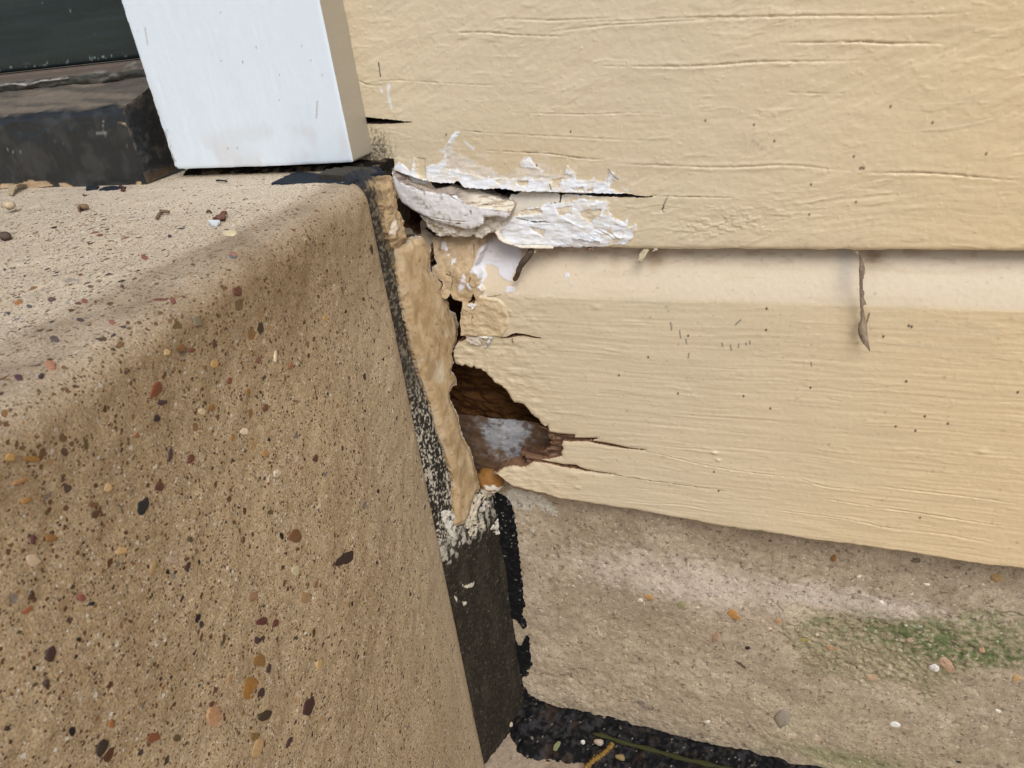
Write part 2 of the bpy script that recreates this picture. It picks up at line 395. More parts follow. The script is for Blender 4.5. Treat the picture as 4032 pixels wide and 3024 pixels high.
def plain(name, c, rough=.7, ns=600, amt=.2):
    m, n, b = newmat(name); co = objc(n); no = noise(n, co, ns, 4, .6)
    f = nd(n, 'ShaderNodeMapRange'); f.inputs[1].default_value = .3; f.inputs[2].default_value = .7
    n.links.new(no.outputs[0], f.inputs[0])
    n.links.new(mixn(n, f.outputs[0], tuple(x*(1-amt) for x in c), tuple(min(1, x*(1+amt)) for x in c)), b.inputs['Base Color'])
    b.inputs['Roughness'].default_value = rough
    bp = nd(n, 'ShaderNodeBump', Strength=.6, Distance=.0002); n.links.new(no.outputs[0], bp.inputs['Height']); n.links.new(bp.outputs[0], b.inputs['Normal'])
    return m

# ---------------------------------------------------------------- colours (real paint and material colours)
BEIGE = np.array((.665, .566, .405)); WH = np.array((.78, .81, .86)); WARMW = np.array((.72, .69, .62)); GREYW = np.array((.52, .50, .48))
CAULK = np.array((.465, .34, .195)); DIRT = np.array((.16, .13, .09))

def cracks(U, V, lst):
    """lst: (frame zoom, points, half width m, depth m, lip m) -> height change, crack mask"""
    H = np.zeros(U.shape); Mk = np.zeros(U.shape)
    for fr, z, s, w, dep, lip in lst:
        L = smoothline(pts(fr, z, s), 24) if len(s.split()) > 2 else pts(fr, z, s)
        d, t = ldist(U, V, L, .004)
        d = np.abs(d+.00016*fbm(U, V, .0016, o=3, seed=3)); w = w*.72; lip = lip*.42; w = w*.9
        taper = np.sin(np.pi*np.clip(t, .02, .98))**.5*(.65+.5*vn(U/.003, V/.003, 5))
        k = np.exp(-(d/(w*np.maximum(taper, .05)))**2)*taper
        H -= dep*k; Mk = np.maximum(Mk, k)
        if lip: H += lip*np.exp(-((d-w*2.6)/(w*2.2))**2)*taper
    return H, Mk
def specks(U, V, fr, z, s, rad):
    k = np.zeros(U.shape)
    for p in pts(fr, z, s):
        d = np.hypot(U-p[0], (V-p[1])*.7); k = np.maximum(k, sst(-d, -rad*1.3, -rad*.6))
    return k

# ================================================================ UPPER SIDING BOARD
upper = empty('siding_board')
tag(upper, 'upper beige siding board with an open split and peeling white paint at left', 'siding board', 'siding boards')
split_hole = pts(WALL, 'B', '590,328 680,340 755,345 800,335 850,375 930,386 1020,378 1100,380 1170,393 1300,404 1400,409 1500,411 1640,411 1780,414 1860,416 1960,431 2010,434 1950,440 1850,439 1700,434 1560,427 1460,421 1440,424 1430,470 1422,470 1425,430 1410,420 1300,412 1180,412 1150,425 1115,430 1100,455 1060,450 1010,470 940,470 880,450 820,430 760,410 640,390')
slit_trim = pts(WALL, 'A', '1940,628 1990,636 2060,645 2130,650 2212,661 2260,664 2212,668 2130,674 2060,676 2000,674 1940,680')
void_left = pts(WALL, 'G', '430,420 470,560 520,740 560,700 1000,760 1000,1000 960,1120 1000,1160 960,1230 830,1260 400,1260 300,900 380,560')
upper_outline = pts(WALL, 'G', '395,330 420,400 400,460 250,460')
bottomU = -.0402
SPL = pts(WALL, 'B', '360,250 600,335 850,375 1150,395 1640,412 1960,432')
strip_cut = pts(WALL, 'G', '700,1140 900,1150 1040,1195 1200,1190 1340,1190 1500,1185 1640,1170 1760,1150 1800,1230 1900,1275 2040,1310 2040,1420 700,1420')
def upper_sdf(U, V):
    e = V-bottomU-.00025*fbm(U, V*0, .006, o=3, seed=2)
    # ragged bottom fringe near the rotten end
    x, _ = WALL.at(1300+1750/1.58, 1000)
    e = e-np.where(U < x, .0006*np.abs(fbm(U, V*0, .0025, o=3, seed=8)), 0)
    for P, j in ((split_hole, .00025), (slit_trim, .00012), (void_left, .0003), (strip_cut, .0002)):
        e = np.minimum(e, -psdf(U, V, P)-j*fbm(U, V, .0013, o=3, seed=12))
    return e
knot_u, knot_v = WALL.at(2500+860/1.4427, 1120/1.4427)
UCR = [(WALL, 'Q', '-400,128 0,118 220,103 700,95 1000,90 1500,88 1900,72', .00045, .0004, .0003),
       (WALL, 'Q', '820,242 1000,243 1200,240 1290,238 1450,248 1600,246 1760,252', .0005, .00055, .00025),
       (WALL, 'Q', '-250,372 0,378 340,376 700,352 930,350 1290,345', .00045, .0004, .0003),
       (WALL, 'Q', '860,527 1000,530 1220,530', .0003, .0003, .0001),
       (WALL, 'Q', '-150,925 0,935 150,940 500,952 860,938 1050,955 1240,972', .0005, .0003, .00045),
       (WALL, 'Q', '1300,980 1500,982 1700,985 2200,1030', .0005, .00045, .0003),
       (WALL, 'Q', '-700,640 -300,650 0,642 210,650', .0003, .0003, .00015),
       (WALL, 'Q', '0,1108 120,1114 230,1118 460,1121 640,1128', .0003, .0005, .0001),
       (WALL, 'Q', '185,1118 165,1160 160,1180 152,1202 175,1208', .00042, .0014, 0),
       (WALL, 'B', '820,22 900,30 1000,38', .0003, .0005, .0001),
       (WALL, 'B', '950,145 1090,152 1260,162 1380,170 1520,190 1620,200 1755,208', .00032, .0006, .0001),
       (WALL, 'F', '960,72 1050,70 1120,76 1230,79', .0004, .0005, .0002),
       (WALL, 'F', '790,178 860,174 960,180 1090,186', .0003, .0004, .0001),
       (WALL, 'F', '1180,70 1300,56 1400,50 1500,44 1640,40', .0005, .0003, .0003),
       (WALL, 'F', '1090,40 1200,44 1330,38', .0004, .0003, .0003),
       (WALL, 'F', '1010,285 1150,292 1300,300 1450,306', .0004, .0002, .0002),
       (WALL, 'F', '770,170 790,182 830,186', .0003, .0004, .0001),
       (WALL, 'B', '1372,345 1368,360 1374,380 1372,405', .00018, .0012, 0),
       (WALL, 'B', '600,330 605,270', .00012, .0006, 0),
       (WALL, 'B', '640,300 700,290 760,300 850,280', .00012, .0005, 0),
       (WALL, 'B', '1130,560 1250,590 1330,592 1400,600', .00025, .0010, .0002),
       (WALL, 'B', '1090,520 1110,540 1100,580', .0002, .0008, .0001),
       (WALL, 'B', '1340,490 1390,478 1450,468', .00018, .0010, 0),
       (WALL, 'B', '1400,680 1440,710 1470,735', .00015, .0006, 0),
       (WALL, 'B', '1640,620 1720,660 1790,700 1835,690', .0003, -.0005, 0),
       (WALL, 'H', '1390,850 1440,900 1520,930 1550,880', .0005, -.0007, 0),
       (WALL, 'H', '1180,830 1260,870 1330,900', .0005, -.0005, 0),
       (WALL, 'H', '860,700 1000,780 1130,830', .0005, -.0004, 0)]
W1 = pts(WALL, 'B', '380,250 430,215 500,270 520,190 545,290 600,330 595,250 700,210 715,120 745,70 790,30 805,30 760,90 770,150 860,190 945,235 1000,255 1060,300 1180,290 1180,215 1240,190 1290,250 1340,290 1450,300 1470,240 1530,290 1530,330 1590,330 1690,330 1720,350 1740,270 1775,290 1740,380 1850,425 1640,440 1400,440 1150,420 900,420 600,360 480,350 400,290')
W1i = [pts(WALL, 'B', s) for s in ('540,190 590,200 598,300 570,325 540,290', '1030,325 1070,325 1060,350 1030,345', '1150,340 1240,330 1230,370 1180,365', '1375,325 1440,320 1430,370 1380,365', '1500,380 1580,370 1580,400 1510,400', '1600,385 1640,380 1630,405 1600,405')]
SAND = pts(WALL, 'B', '715,120 800,80 880,90 940,200 1000,240 1250,255 1500,300 1500,330 1000,320 720,260')
W2 = pts(WALL, 'B', '1085,610 1130,560 1200,520 1330,485 1420,470 1500,462 1560,455 1735,460 1740,520 1760,560 1830,590 1850,560 1850,620 1905,600 1905,640 1880,700 1830,735 1800,730 1640,760 1520,760 1400,760 1300,760 1180,760 1060,710 1040,650')
W2i = [pts(WALL, 'B', s) for s in ('1400,510 1500,490 1500,545 1420,560', '1240,620 1340,640 1330,690 1250,650', '1600,690 1660,690 1640,712', '1550,525 1690,510 1680,560 1620,600 1560,560', '1180,520 1300,505 1320,540 1180,560')]
GW = pts(WALL, 'B', '1090,440 1160,395 1430,405 1560,425 1430,470 1330,487 1200,515 1110,570 1090,520')
SMALLW = [pts(WALL, 'A', '2110,450 2125,460 2120,520 2140,590 2130,605 2115,560 2105,500'), pts(WALL, 'A', '2065,470 2080,490 2085,510 2070,500'),
          pts(WALL, 'B', '830,85 850,90 900,130 895,150 850,115')]
def upper_h(U, V, S):
    g = np.exp(-(((U-knot_u)/.022)**2+((V-knot_v)/.010)**2))
    g2 = np.exp(-(((U-knot_u-.035)/.03)**2+((V-knot_v+.006)/.009)**2))
    warp = .0022*fbm(U, V, .05, .02, 3, seed=21)+.009*g*np.sign(V-knot_v+1e-6)*0+.006*g-.004*g2
    vv = V+warp+.0006*fbm(U, V, .012, .004, 2, 4)
    fine = fbm(U*.16, vv, .0030, .0016, 3, seed=31)
    amp = .35+.65*sst(fbm(U, V, .04, .012, 2, seed=41), -.5, .7)+1.3*g+.9*g2
    H = .00005*fine*amp
    H += .00020*fbm(U, V, .03, .012, 3, seed=44)+.00006*fbm(U+V, V-U*.5, .006, .004, 3, seed=46)
    H += .00004*fbm(U, V, .0016, o=3, seed=45)+.000022*fbm(U+.5*V, V, .0016, .0006, 3, seed=47)     # paint orange peel
    H += .00012*sst(fbm(U, V, .0016, .0012, 2, seed=48), 1.0, 1.25)                                  # grit under the paint
    H += .00010*fbm(U*.5+V, V*.9-U*.45, .010, .0022, 3, seed=49)*sst(fbm(U, V, .03, .02, 2, seed=50), -.2, .6)   # slanting brush marks
    # dried runs in the paint
    H += .00012*sst(fbm(U, vv, .012, .0022, 3, seed=71), .6, 1.0)
    # crumbly paint just below the split on the right
    cu, cv = WALL.at(2500+560/1.4427, 1260/1.4427)
    cr = np.exp(-(((U-cu)/.022)**2+((V-cv-(U-cu)*.12)/.0055)**2))
    H += .00035*cr*sst(fbm(U, V, .0028, .0010, 3, seed=51), .0, .5)
    c, mk_ = cracks(U, V, UCR); H = H+c
    # the split: the wood curls away a bit along it
    d, t = ldist(U, V, SPL, .012)
    sp_v = np.interp(U, SPL[:, 0], SPL[:, 1])
    below = sst(sp_v-V, 0, .0008)
    tt = sst(U, WALL.at(3900/1.8228, 800)[0], WALL.at(1950, 800)[0]) if False else sst(-U, -WALL.at(2540, 770)[0], -WALL.at(1950, 770)[0])
    up = np.exp(-np.maximum(V-sp_v, 0)/.003)*(V >= sp_v)
    H += .0012*up*tt
    lo = below*sst(V, bottomU+.001, bottomU+.006)
    H -= .0038*lo*np.exp(-np.maximum(sp_v-V, 0)/.0045)*tt
    # bottom edge rounded
    H -= .0009*np.exp(-np.maximum(V-bottomU, 0)/.0006)
    tc = np.clip((V-.0706)/.020, 0, 1.3); H -= .0080*(.50*tc+.70*tc*tc-.20*tc**3)      # rebated top edge, as on the board below
    # white, layered paint
    w = psdf(U, V, W1); H += .00028*sst(w+.0004*fbm(U, V, .0015, o=3, seed=61), 0, .0003)*np.where(psdf(U, V, SAND) > 0, .1, 1)
    w2 = psdf(U, V, W2); H += .00032*sst(w2+.0005*fbm(U, V, .0015, o=3, seed=62), 0, .0003)
    H += .00030*sst(w2, 0, .001)*fbm(U, V, .0045, .0018, 4, seed=63)
    H += .00015*sst(w, 0, .001)*fbm(U, V, .003, .0012, 4, seed=64)
    for P in W2i+W1i: H -= .0004*sst(psdf(U, V, P)+.0003*fbm(U, V, .001, o=2, seed=66), 0, .0003)
    return H
def upper_c(U, V, S, H):
    n1 = fbm(U, V, .03, .015, 3, seed=91)
    col = mixc(BEIGE, BEIGE*np.array((.965, .975, .97)), sst(n1, -.6, .6))
    col = mixc(col, BEIGE*np.array((1.06, .98, .82)), sst(U, .10, .26)*.9)  # yellow lens cast towards the right, put into the board colour
    n = fbm(U, V, .0022, .0013, 4, seed=92)
    col = mixc(col, BEIGE*np.array((.88, .865, .84)), .30*sst(fbm(U*.4, V, .012, .004, 4, seed=112), .35, .9))
    col = mixc(col, BEIGE*np.array((.90, .85, .76)), .55*np.exp(-(((U-WALL.at(2000, 640)[0])/.045)**2+((V-WALL.at(2000, 640)[1])/.014)**2)))
    wj = psdf(U, V, W1, .006)+.0007*fbm(U, V, .0020, .0030, 4, seed=93)
    sand = psdf(U, V, SAND)+.0012*n
    ws = sst(wj, -.0001, .00025)
    ws = ws*np.where(sand > 0, .45+.4*sst(n, -.2, .6), 1.0)
    for P in W1i: ws = ws*(1-sst(psdf(U, V, P)+.0004*n, 0, .0002))
    # thin broken flecks at the borders
    ws = np.maximum(ws, .8*sst(psdf(U, V, W1, .006), -.0035, 0)*sst(fbm(U, V, .0016, .0016, 3, seed=94), .62, .75))
    wcol = mixc(WH, WARMW, sst(fbm(U, V, .004, o=3, seed=95), .1, .8))
    wcol = mixc(wcol, np.array((.62, .56, .48)), (sand > 0)*.65)
    col = mixc(col, wcol, ws)
    w2 = psdf(U, V, W2, .006)+.0007*fbm(U, V, .0022, .0016, 4, seed=96); k = sst(w2, 0, .0003)
    for P in W2i: k = k*(1-.85*sst(psdf(U, V, P)+.0006*n, 0, .0004))
    right = sst(U, WALL.at(2180, 850)[0], WALL.at(2420, 850)[0])
    k = k*(1-.75*right*sst(fbm(U, V, .0028, .0016, 4, seed=97), .15, .35))
    col = mixc(col, mixc(WH, WARMW, .5*sst(n, -.2, .7)), k)
    col = mixc(col, WARMW*np.array((.93, .92, .90)), sst(psdf(U, V, GW)+.0003*n, 0, .0003)*.9)
    for P in SMALLW: col = mixc(col, WH*.93, sst(psdf(U, V, P)+.0003*n, 0, .0002)*.8)
    # scattered flecks
    zone = np.exp(-(((U-WALL.at(2000, 680)[0])/.035)**2+((V-WALL.at(2000, 680)[1])/.010)**2))
    col = mixc(col, np.array((.74, .66, .55)), .7*zone*sst(fbm(U, V, .005, .003, 4, seed=98), .25, .55))
    # mould in the corner beside the trim
    u0, v0 = WALL.at(1492, 600)
    mo = np.exp(-(((U-u0)/.0085)**2+((V-v0)/.0105)**2))
    col = mixc(col, np.array((.075, .065, .045)), sst(mo*1.25+.6*fbm(U, V, .0008, o=5, seed=99, g=.7)-.45, 0, 1.0)*.9)
    u0, v0 = WALL.at(1470, 660)
    mo = np.exp(-(((U-u0)/.008)**2+((V-v0)/.004)**2)); col = mixc(col, np.array((.22, .17, .10)), mo*.6)
    # dark and brown colour inside the cracks
    _, ck = cracks(U, V, [c for c in UCR if c[4] >= .0009]); col = mixc(col, np.array((.03, .025, .02)), ck*1.2)
    _, ck = cracks(U, V, [c for c in UCR if .00045 <= c[4] < .0009]); col = mixc(col, np.array((.28, .16, .09)), sst(ck, .45, 1)*.75*sst(vn(U/.004, V/.004, 6), .3, .6))
    sp = specks(U, V, WALL, 'Q', '1452,605 1690,697 1995,873 792,801 676,708 400,685 1255,1148 1243,889 1000,1048 990,1220', .0004)
    sp = np.maximum(sp, specks(U, V, WALL, 'B', '722,48 1285,238 1495,30', .0004))
    sp = np.maximum(sp, specks(U, V, WALL, 'Q', '1290,953 1300,955 1280,956', .0004))
    col = mixc(col, np.array((.10, .06, .035)), sp*.8)
    d, t = ldist(U, V, pts(WALL, 'A', '2062,340 2066,370 2072,415')); col = mixc(col, np.array((.05, .04, .03)), sst(-d, -.00035, -.00012))
    # grey scuffs
    for z, s, r in (('Q', '660,780', .0022), ('Q', '710,820', .0016), ('Q', '950,1380', .002), ('Q', '1240,1370', .002), ('Q', '1350,1250', .0012), ('Q', '1770,320', .002)):
        p = pts(WALL, z, s)[0]; kk = np.exp(-(((U-p[0])/r)**2+((V-p[1])/(r*1.2))**2)); col = mixc(col, np.array((.36, .28, .22)), kk*sst(fbm(U, V, .0014, o=3, seed=14), 0, .5)*.55)
    return col
usU = axis(-.10, 1.4, -.002, .262, .00030); vsU = axis(-.042, .095, -.042, .068, .00030)
ub = sheet('board_face', WALL, usU, vsU, upper_sdf, upper_h, upper_c, .0085, m_paint, upper, (.13, .10, .08), edgejit=.0004)

third = empty('siding_board')
tag(third, 'topmost beige siding board above the split one, outside the photo', 'siding board', 'siding boards')
def th_h(U, V, S): return .00005*fbm(U*.16, V, .0030, .0016, 3, seed=131)+.0002*fbm(U, V, .03, .012, 3, seed=144)
def th_c(U, V, S, H): return mixc(BEIGE, BEIGE*np.array((.96, .97, .97)), sst(fbm(U, V, .03, .015, 3, seed=191), -.6, .6))
sheet('board_face', WALL, axis(-.10, 1.4, 0, .30, .0015), axis(.0926, .228, .0926, .2255, .0012), lambda U, V: .2255-V, th_h, th_c, .0085, m_paint, third, (.36, .28, .18))
# ---- the broken, twisted end of the upper board
CH = Frame((0, .0125, 0), (1, 0, 0), (0, 0, 1))
chunk = pts(CH, 'G', '432,370 470,385 500,420 560,470 600,530 660,570 760,600 860,640 960,655 1130,600 1190,640 1290,655 1360,650 1500,690 1640,730 1790,775 1945,800 1960,850 1925,940 1880,965 1760,950 1600,960 1590,1050 1500,1090 1410,1120 1340,1110 1100,1055 950,1010 860,960 780,930 650,850 560,790 510,700 470,590 440,470')
rid = pts(CH, 'G', '400,350 500,500 600,570 760,615 960,670 1130,680 1300,730 1360,790 1500,830 1640,850 1790,870 2000,900')
def chunk_h(U, V, S):
    r = np.interp(U, rid[:, 0], rid[:, 1]); up = np.maximum(V-r, 0)
    x0 = chunk[:, 0].min(); x1 = chunk[:, 0].max()
    H = .0016*sst(U, x0, x1)-.0006
    H = H+.0012*np.cos((V-r+.004)/.009)*1.0-.001
    H -= np.minimum(up*1.25, .006)
    lay = fbm(U*.22, V+.05*U, .0016, .0007, 4, seed=12)
    H += np.where(up > 0, .00055*lay, .00006*fbm(U*.3, V, .002, .0009, 4, seed=15))
    H -= .0006*np.exp(-np.maximum(S, 0)/.0005)
    c, _ = cracks(U, V, CHC); return H+c+.00012*fbm(U, V, .003, o=3, seed=17)
CHC = [(CH, 'G', '740,720 780,730 765,790 770,850', .00015, .0006, 0), (CH, 'G', '1450,820 1440,900 1450,980', .0002, .0006, 0),
       (CH, 'G', '860,960 1000,985 1200,1010 1400,1020', .0003, .0003, .0002), (CH, 'G', '1380,770 1500,800 1700,820 1830,830', .0002, .0009, .0002),
       (CH, 'G', '1450,700 1600,750 1750,790 1900,830', .00018, .0007, .0001), (CH, 'G', '1310,900 1350,940 1400,930 1380,900', .0002, .0005, 0),
       (CH, 'G', '640,590 760,640 850,650', .0002, .0008, 0), (CH, 'G', '1000,690 1150,680 1200,720 1290,760', .0002, .0008, 0)]
def chunk_c(U, V, S, H):
    r = np.interp(U, rid[:, 0], rid[:, 1]); up = V-r; n = fbm(U, V, .002, o=4, seed=18)
    col = mixc((.78, .775, .79), (.62, .605, .60), sst(n, -.1, .9))
    xs = sst(U, CH.at(1400+1200/3.16, 800)[0], CH.at(1400+1600/3.16, 800)[0])
    wood = mixc(mixc((.34, .28, .24), (.13, .10, .085), sst(fbm(U*.2, V, .0012, .0006, 3, seed=19), -.1, .5)),
                mixc((.72, .66, .54), (.45, .36, .26), sst(fbm(U*.2, V, .0012, .0005, 3, seed=20), .1, .6)), xs)
    col = mixc(col, wood, sst(up+.0003*n, -.0001, .0002))
    cu, cv = CH.at(1400+1280/3.16, 550+1040/3.16)
    k = np.exp(-(((U-cu)/.0022)**2+((V-cv)/.0008)**2)); col = mixc(col, np.array((.22, .13, .07)), sst(k+.3*n, .5, .8))
    _, ck = cracks(U, V, CHC); col = mixc(col, np.array((.12, .09, .07)), ck*.8)
    return mixc(col, np.array((.30, .22, .15)), .5*sst(n, .65, .9))
x0, y0 = chunk.min(0)-.001; x1, y1 = chunk.max(0)+.001
sheet('split_board_end', CH, np.arange(x0, x1, .00022), np.arange(y0, y1, .00022), lambda U, V: psdf(U, V, chunk)+.00022*fbm(U, V, .001, o=3, seed=4), chunk_h, chunk_c, .0045, m_white, upper, (.45, .38, .30), True, .0002)
# ragged lower paint fringe under it
fr2 = pts(WALL, 'G', '800,930 860,960 950,990 1100,1000 1500,1000 1600,940 1760,930 1960,940 1900,1010 1850,1090 1810,1130 1700,1130 1620,1190 1570,1220 1500,1190 1480,1170 1400,1200 1330,1195 1240,1200 1150,1185 1050,1200 1000,1160 920,1100 860,1010', -.0)
patch('paint_fringe', WALL, fr2, .00025, .003, m_white, upper, .0004, .0011, base=.0008,
      hf=lambda U, V, S: .0004*fbm(U, V, .002, .0012, 4, seed=3)-.0004*np.exp(-np.maximum(S, 0)/.0005),
      cf=lambda U, V, S, H: mixc(mixc((.60, .56, .50), (.33, .26, .18), sst(fbm(U, V, .0028, .0016, 4, seed=5), .1, .6)), np.array(WARMW), np.exp(-np.maximum(S, 0)/.0012)*.8), edgecol=(.6, .55, .46))
curl = pts(WALL, 'H', '155,850 190,850 220,900 260,950 340,985 440,1005 600,1000 760,1010 800,1030 640,1030 440,1025 330,990 240,965 190,930')
patch('paint_curl', WALL, curl, .00022, .0016, m_white, upper, .0001, .001, base=.0022, hf=lambda U, V, S: .0006*sst(S, 0, .0006), col=(.74, .69, .58))
for i, (s, b) in enumerate((('1340,500 1400,490 1480,488 1500,520 1440,560 1390,600 1350,590', .0016), ('640,330 700,310 800,320 850,340 880,385 850,375 790,340 700,345', .0012),
                            ('940,890 1010,905 1110,900 1190,925 1290,960 1240,965 1100,940 1000,930', .0012))):
    zz = 'H' if i != 1 else 'B'
    if i < 2: continue
    p = pts(WALL, zz, s)
    if zz == 'H': p = p
    patch('paint_flake', WALL, p, .00022, .0008, m_white, upper, .0003, .001, base=b, hf=lambda U, V, S: .0003*fbm(U, V, .002, o=3, seed=2), col=WH*.97, seed=5+i)

# ================================================================ LOWER SIDING BOARD
lower = empty('siding_board')
tag(lower, 'lower beige siding board, fine ridged, rotted open at its left end above the bare concrete', 'siding board', 'siding boards')
hole = pts(WALL, 'C', '400,480 560,470 578,562 600,578 622,578 640,588 665,578 700,600 715,605 735,590 748,612 790,610 805,628 832,640 845,665 872,685 900,722 955,748 985,775 1005,805 1050,880 1095,885 1130,892 1150,915 1168,938 1185,965 1210,985 1245,1008 1262,1045 1300,1072 1318,1060 1328,1110 1400,1125 1460,1130 1530,1135 1530,1160 1600,1162 1720,1160 1700,1170 1640,1182 1700,1188 1760,1197 1850,1212 1950,1236 2090,1254 1950,1246 1850,1232 1770,1218 1700,1205 1640,1190 1530,1188 1440,1185 1426,1215 1440,1240 1425,1280 1432,1300 1395,1310 1330,1325 1260,1330 1330,1348 1450,1368 1540,1372 1575,1390 1620,1408 1720,1428 1850,1446 1720,1440 1600,1416 1540,1402 1450,1390 1330,1362 1200,1345 1180,1362 1140,1390 1100,1392 1050,1378 1000,1388 960,1395 930,1420 890,1450 700,1460 400,1400 350,900')
slit3 = pts(WALL, 'C', '940,362 1000,350 1040,330 1070,322 1130,330 1200,348 1300,368 1200,362 1130,348 1080,350 1030,358 980,366')
h1 = pts(WALL, 'I', '870,790 905,860 1000,895 1030,895 1025,970 1005,1030 1000,1100 1000,1170 1015,1260 1010,1310 1060,1340 1060,1375 1020,1390 970,1400 940,1450 900,1520 905,1600 900,1700 700,1700 600,1300 760,1000 740,800 700,660 600,560 560,500 590,300 540,180 400,100 500,50 560,150 620,290 640,380 700,440 640,480 650,540 700,600 770,640 785,690 750,780 800,860 850,850')
h2 = pts(WALL, 'I', '1163,785 1178,840 1190,860 1168,925 1120,912 1088,918 1130,872')
botL = np.concatenate([pts(WALL, 'C', '860,1440 930,1440 985,1490 1050,1535 1130,1560 1300,1600 1420,1640'), pts(WALL, 'D', '0,15 300,70 540,115 740,140 1000,185 1240,212 1590,262 1900,315 2212,352 2600,410')])
void2 = pts(WALL, 'G', '380,850 470,850 560,930 860,930 850,985 800,1010 760,1060 775,1150 790,1200 700,1190 640,1120 560,1120 380,1100', -.008)
def lower_sdf(U, V):
    bz = np.interp(U, botL[:, 0], botL[:, 1], right=-.1735); bz = np.where(U > .262, -.1735, bz)
    e = V-bz-.00022*fbm(U, V*0, .004, o=4, seed=22)
    e = np.minimum(e, -.0285-V)
    for P, j in ((hole, .00018), (slit3, .0001), (h1, .0002), (h2, .00012), (void2, .0003)):
        e = np.minimum(e, -psdf(U, V, P)-j*fbm(U, V, .0010, o=3, seed=23))
    return e
PUT = pts(WALL, 'I', '560,140 800,120 1090,100 1250,130 1260,300 1180,480 1250,560 1240,690 1300,760 1250,830 1480,880 1560,960 1600,1120 1600,1230 1545,1300 1510,1350 1400,1345 1240,1335 1090,1330 1000,1345 700,1300 500,600')
LCR = [(WALL, 'R', '180,1050 350,1090 520,1130 730,1162 1000,1195', .00035, .0004, .00025), (WALL, 'R', '1000,1195 1150,1240 1280,1255 1400,1270', .0004, .0003, .0003),
       (WALL, 'R', '1400,1235 1560,1255 1700,1272 1950,1300 2212,1340', .0004, .0003, .00025), (WALL, 'R', '-200,1145 0,1175 100,1192 250,1215 500,1250 700,1280', .0003, .0005, .00015),
       (WALL, 'R', '1130,1300 1300,1330 1500,1362 1700,1390 1950,1430 2190,1465', .0004, .0004, .0003), (WALL, 'R', '890,1365 1060,1390 1180,1402 1350,1430 1450,1455 1600,1475', .0004, .0004, .0003),
       (WALL, 'R', '0,1310 200,1330 400,1340 600,1380', .0004, .0002, .0003), (WALL, 'R', '1500,1470 1800,1500 2100,1560', .0005, .0002, .0003),
       (WALL, 'C', '1950,1455 2100,1490 2212,1510', .0003, .0003, .0002),
       (WALL, 'I', '870,380 850,450 850,520 880,580 900,660 885,700 870,790', .00016, .0010, 0), (WALL, 'I', '660,545 720,550 800,555 880,585 960,595 1035,600', .00015, .0009, 0),
       (WALL, 'I', '1090,110 1080,200 1110,270 1130,340 1110,380 1100,430', .00015, .0009, 0), (WALL, 'I', '1090,530 1130,590 1110,650 1130,700 1160,725 1210,705 1280,690', .00015, .0009, 0),
       (WALL, 'I', '1140,730 1135,770 1150,790', .0001, .0006, 0), (WALL, 'I', '1165,1015 1150,1080 1140,1130 1148,1200', .0002, .001, 0),
       (WALL, 'I', '1240,930 1265,960 1290,985', .00014, .0006, 0), (WALL, 'I', '1280,850 1400,850 1520,825 1600,860', .0002, .0006, .0001),
       (WALL, 'I', '1240,240 1300,320 1400,350 1500,430 1580,500 1620,570', .00014, .0003, 0), (WALL, 'I', '1490,300 1530,400 1580,490', .00012, .0003, 0), (WALL, 'I', '1490,300 1600,350 1650,430', .00012, .0003, 0)]
BW = [pts(WALL, 'I', s, -.004) for s in ('1340,150 1500,160 1700,200 1730,300 1720,420 1650,560 1640,640 1590,630 1480,560 1460,490 1370,450 1310,450 1300,500 1335,560 1330,600 1290,650 1300,720 1330,760 1260,690 1280,600 1240,520 1160,490 1190,420 1220,240 1280,200',
      '1090,500 1115,560 1110,640 1080,700 1030,740 1005,690 1060,580', '1115,620 1170,620 1180,700 1140,700', '730,140 800,170 850,275 760,250', '920,350 970,340 960,390 910,420', '840,300 870,290 870,330 845,325', '640,330 670,350 670,410 645,400', '1735,640 1770,660 1740,670', '1590,690 1700,690 1690,760 1575,760', '1330,760 1350,790 1335,795')]
BW.append(pts(WALL, 'H', '890,1310 930,1300 960,1340 910,1360', -.004)); BW.append(pts(WALL, 'H', '600,1140 640,1160 610,1170', -.004))
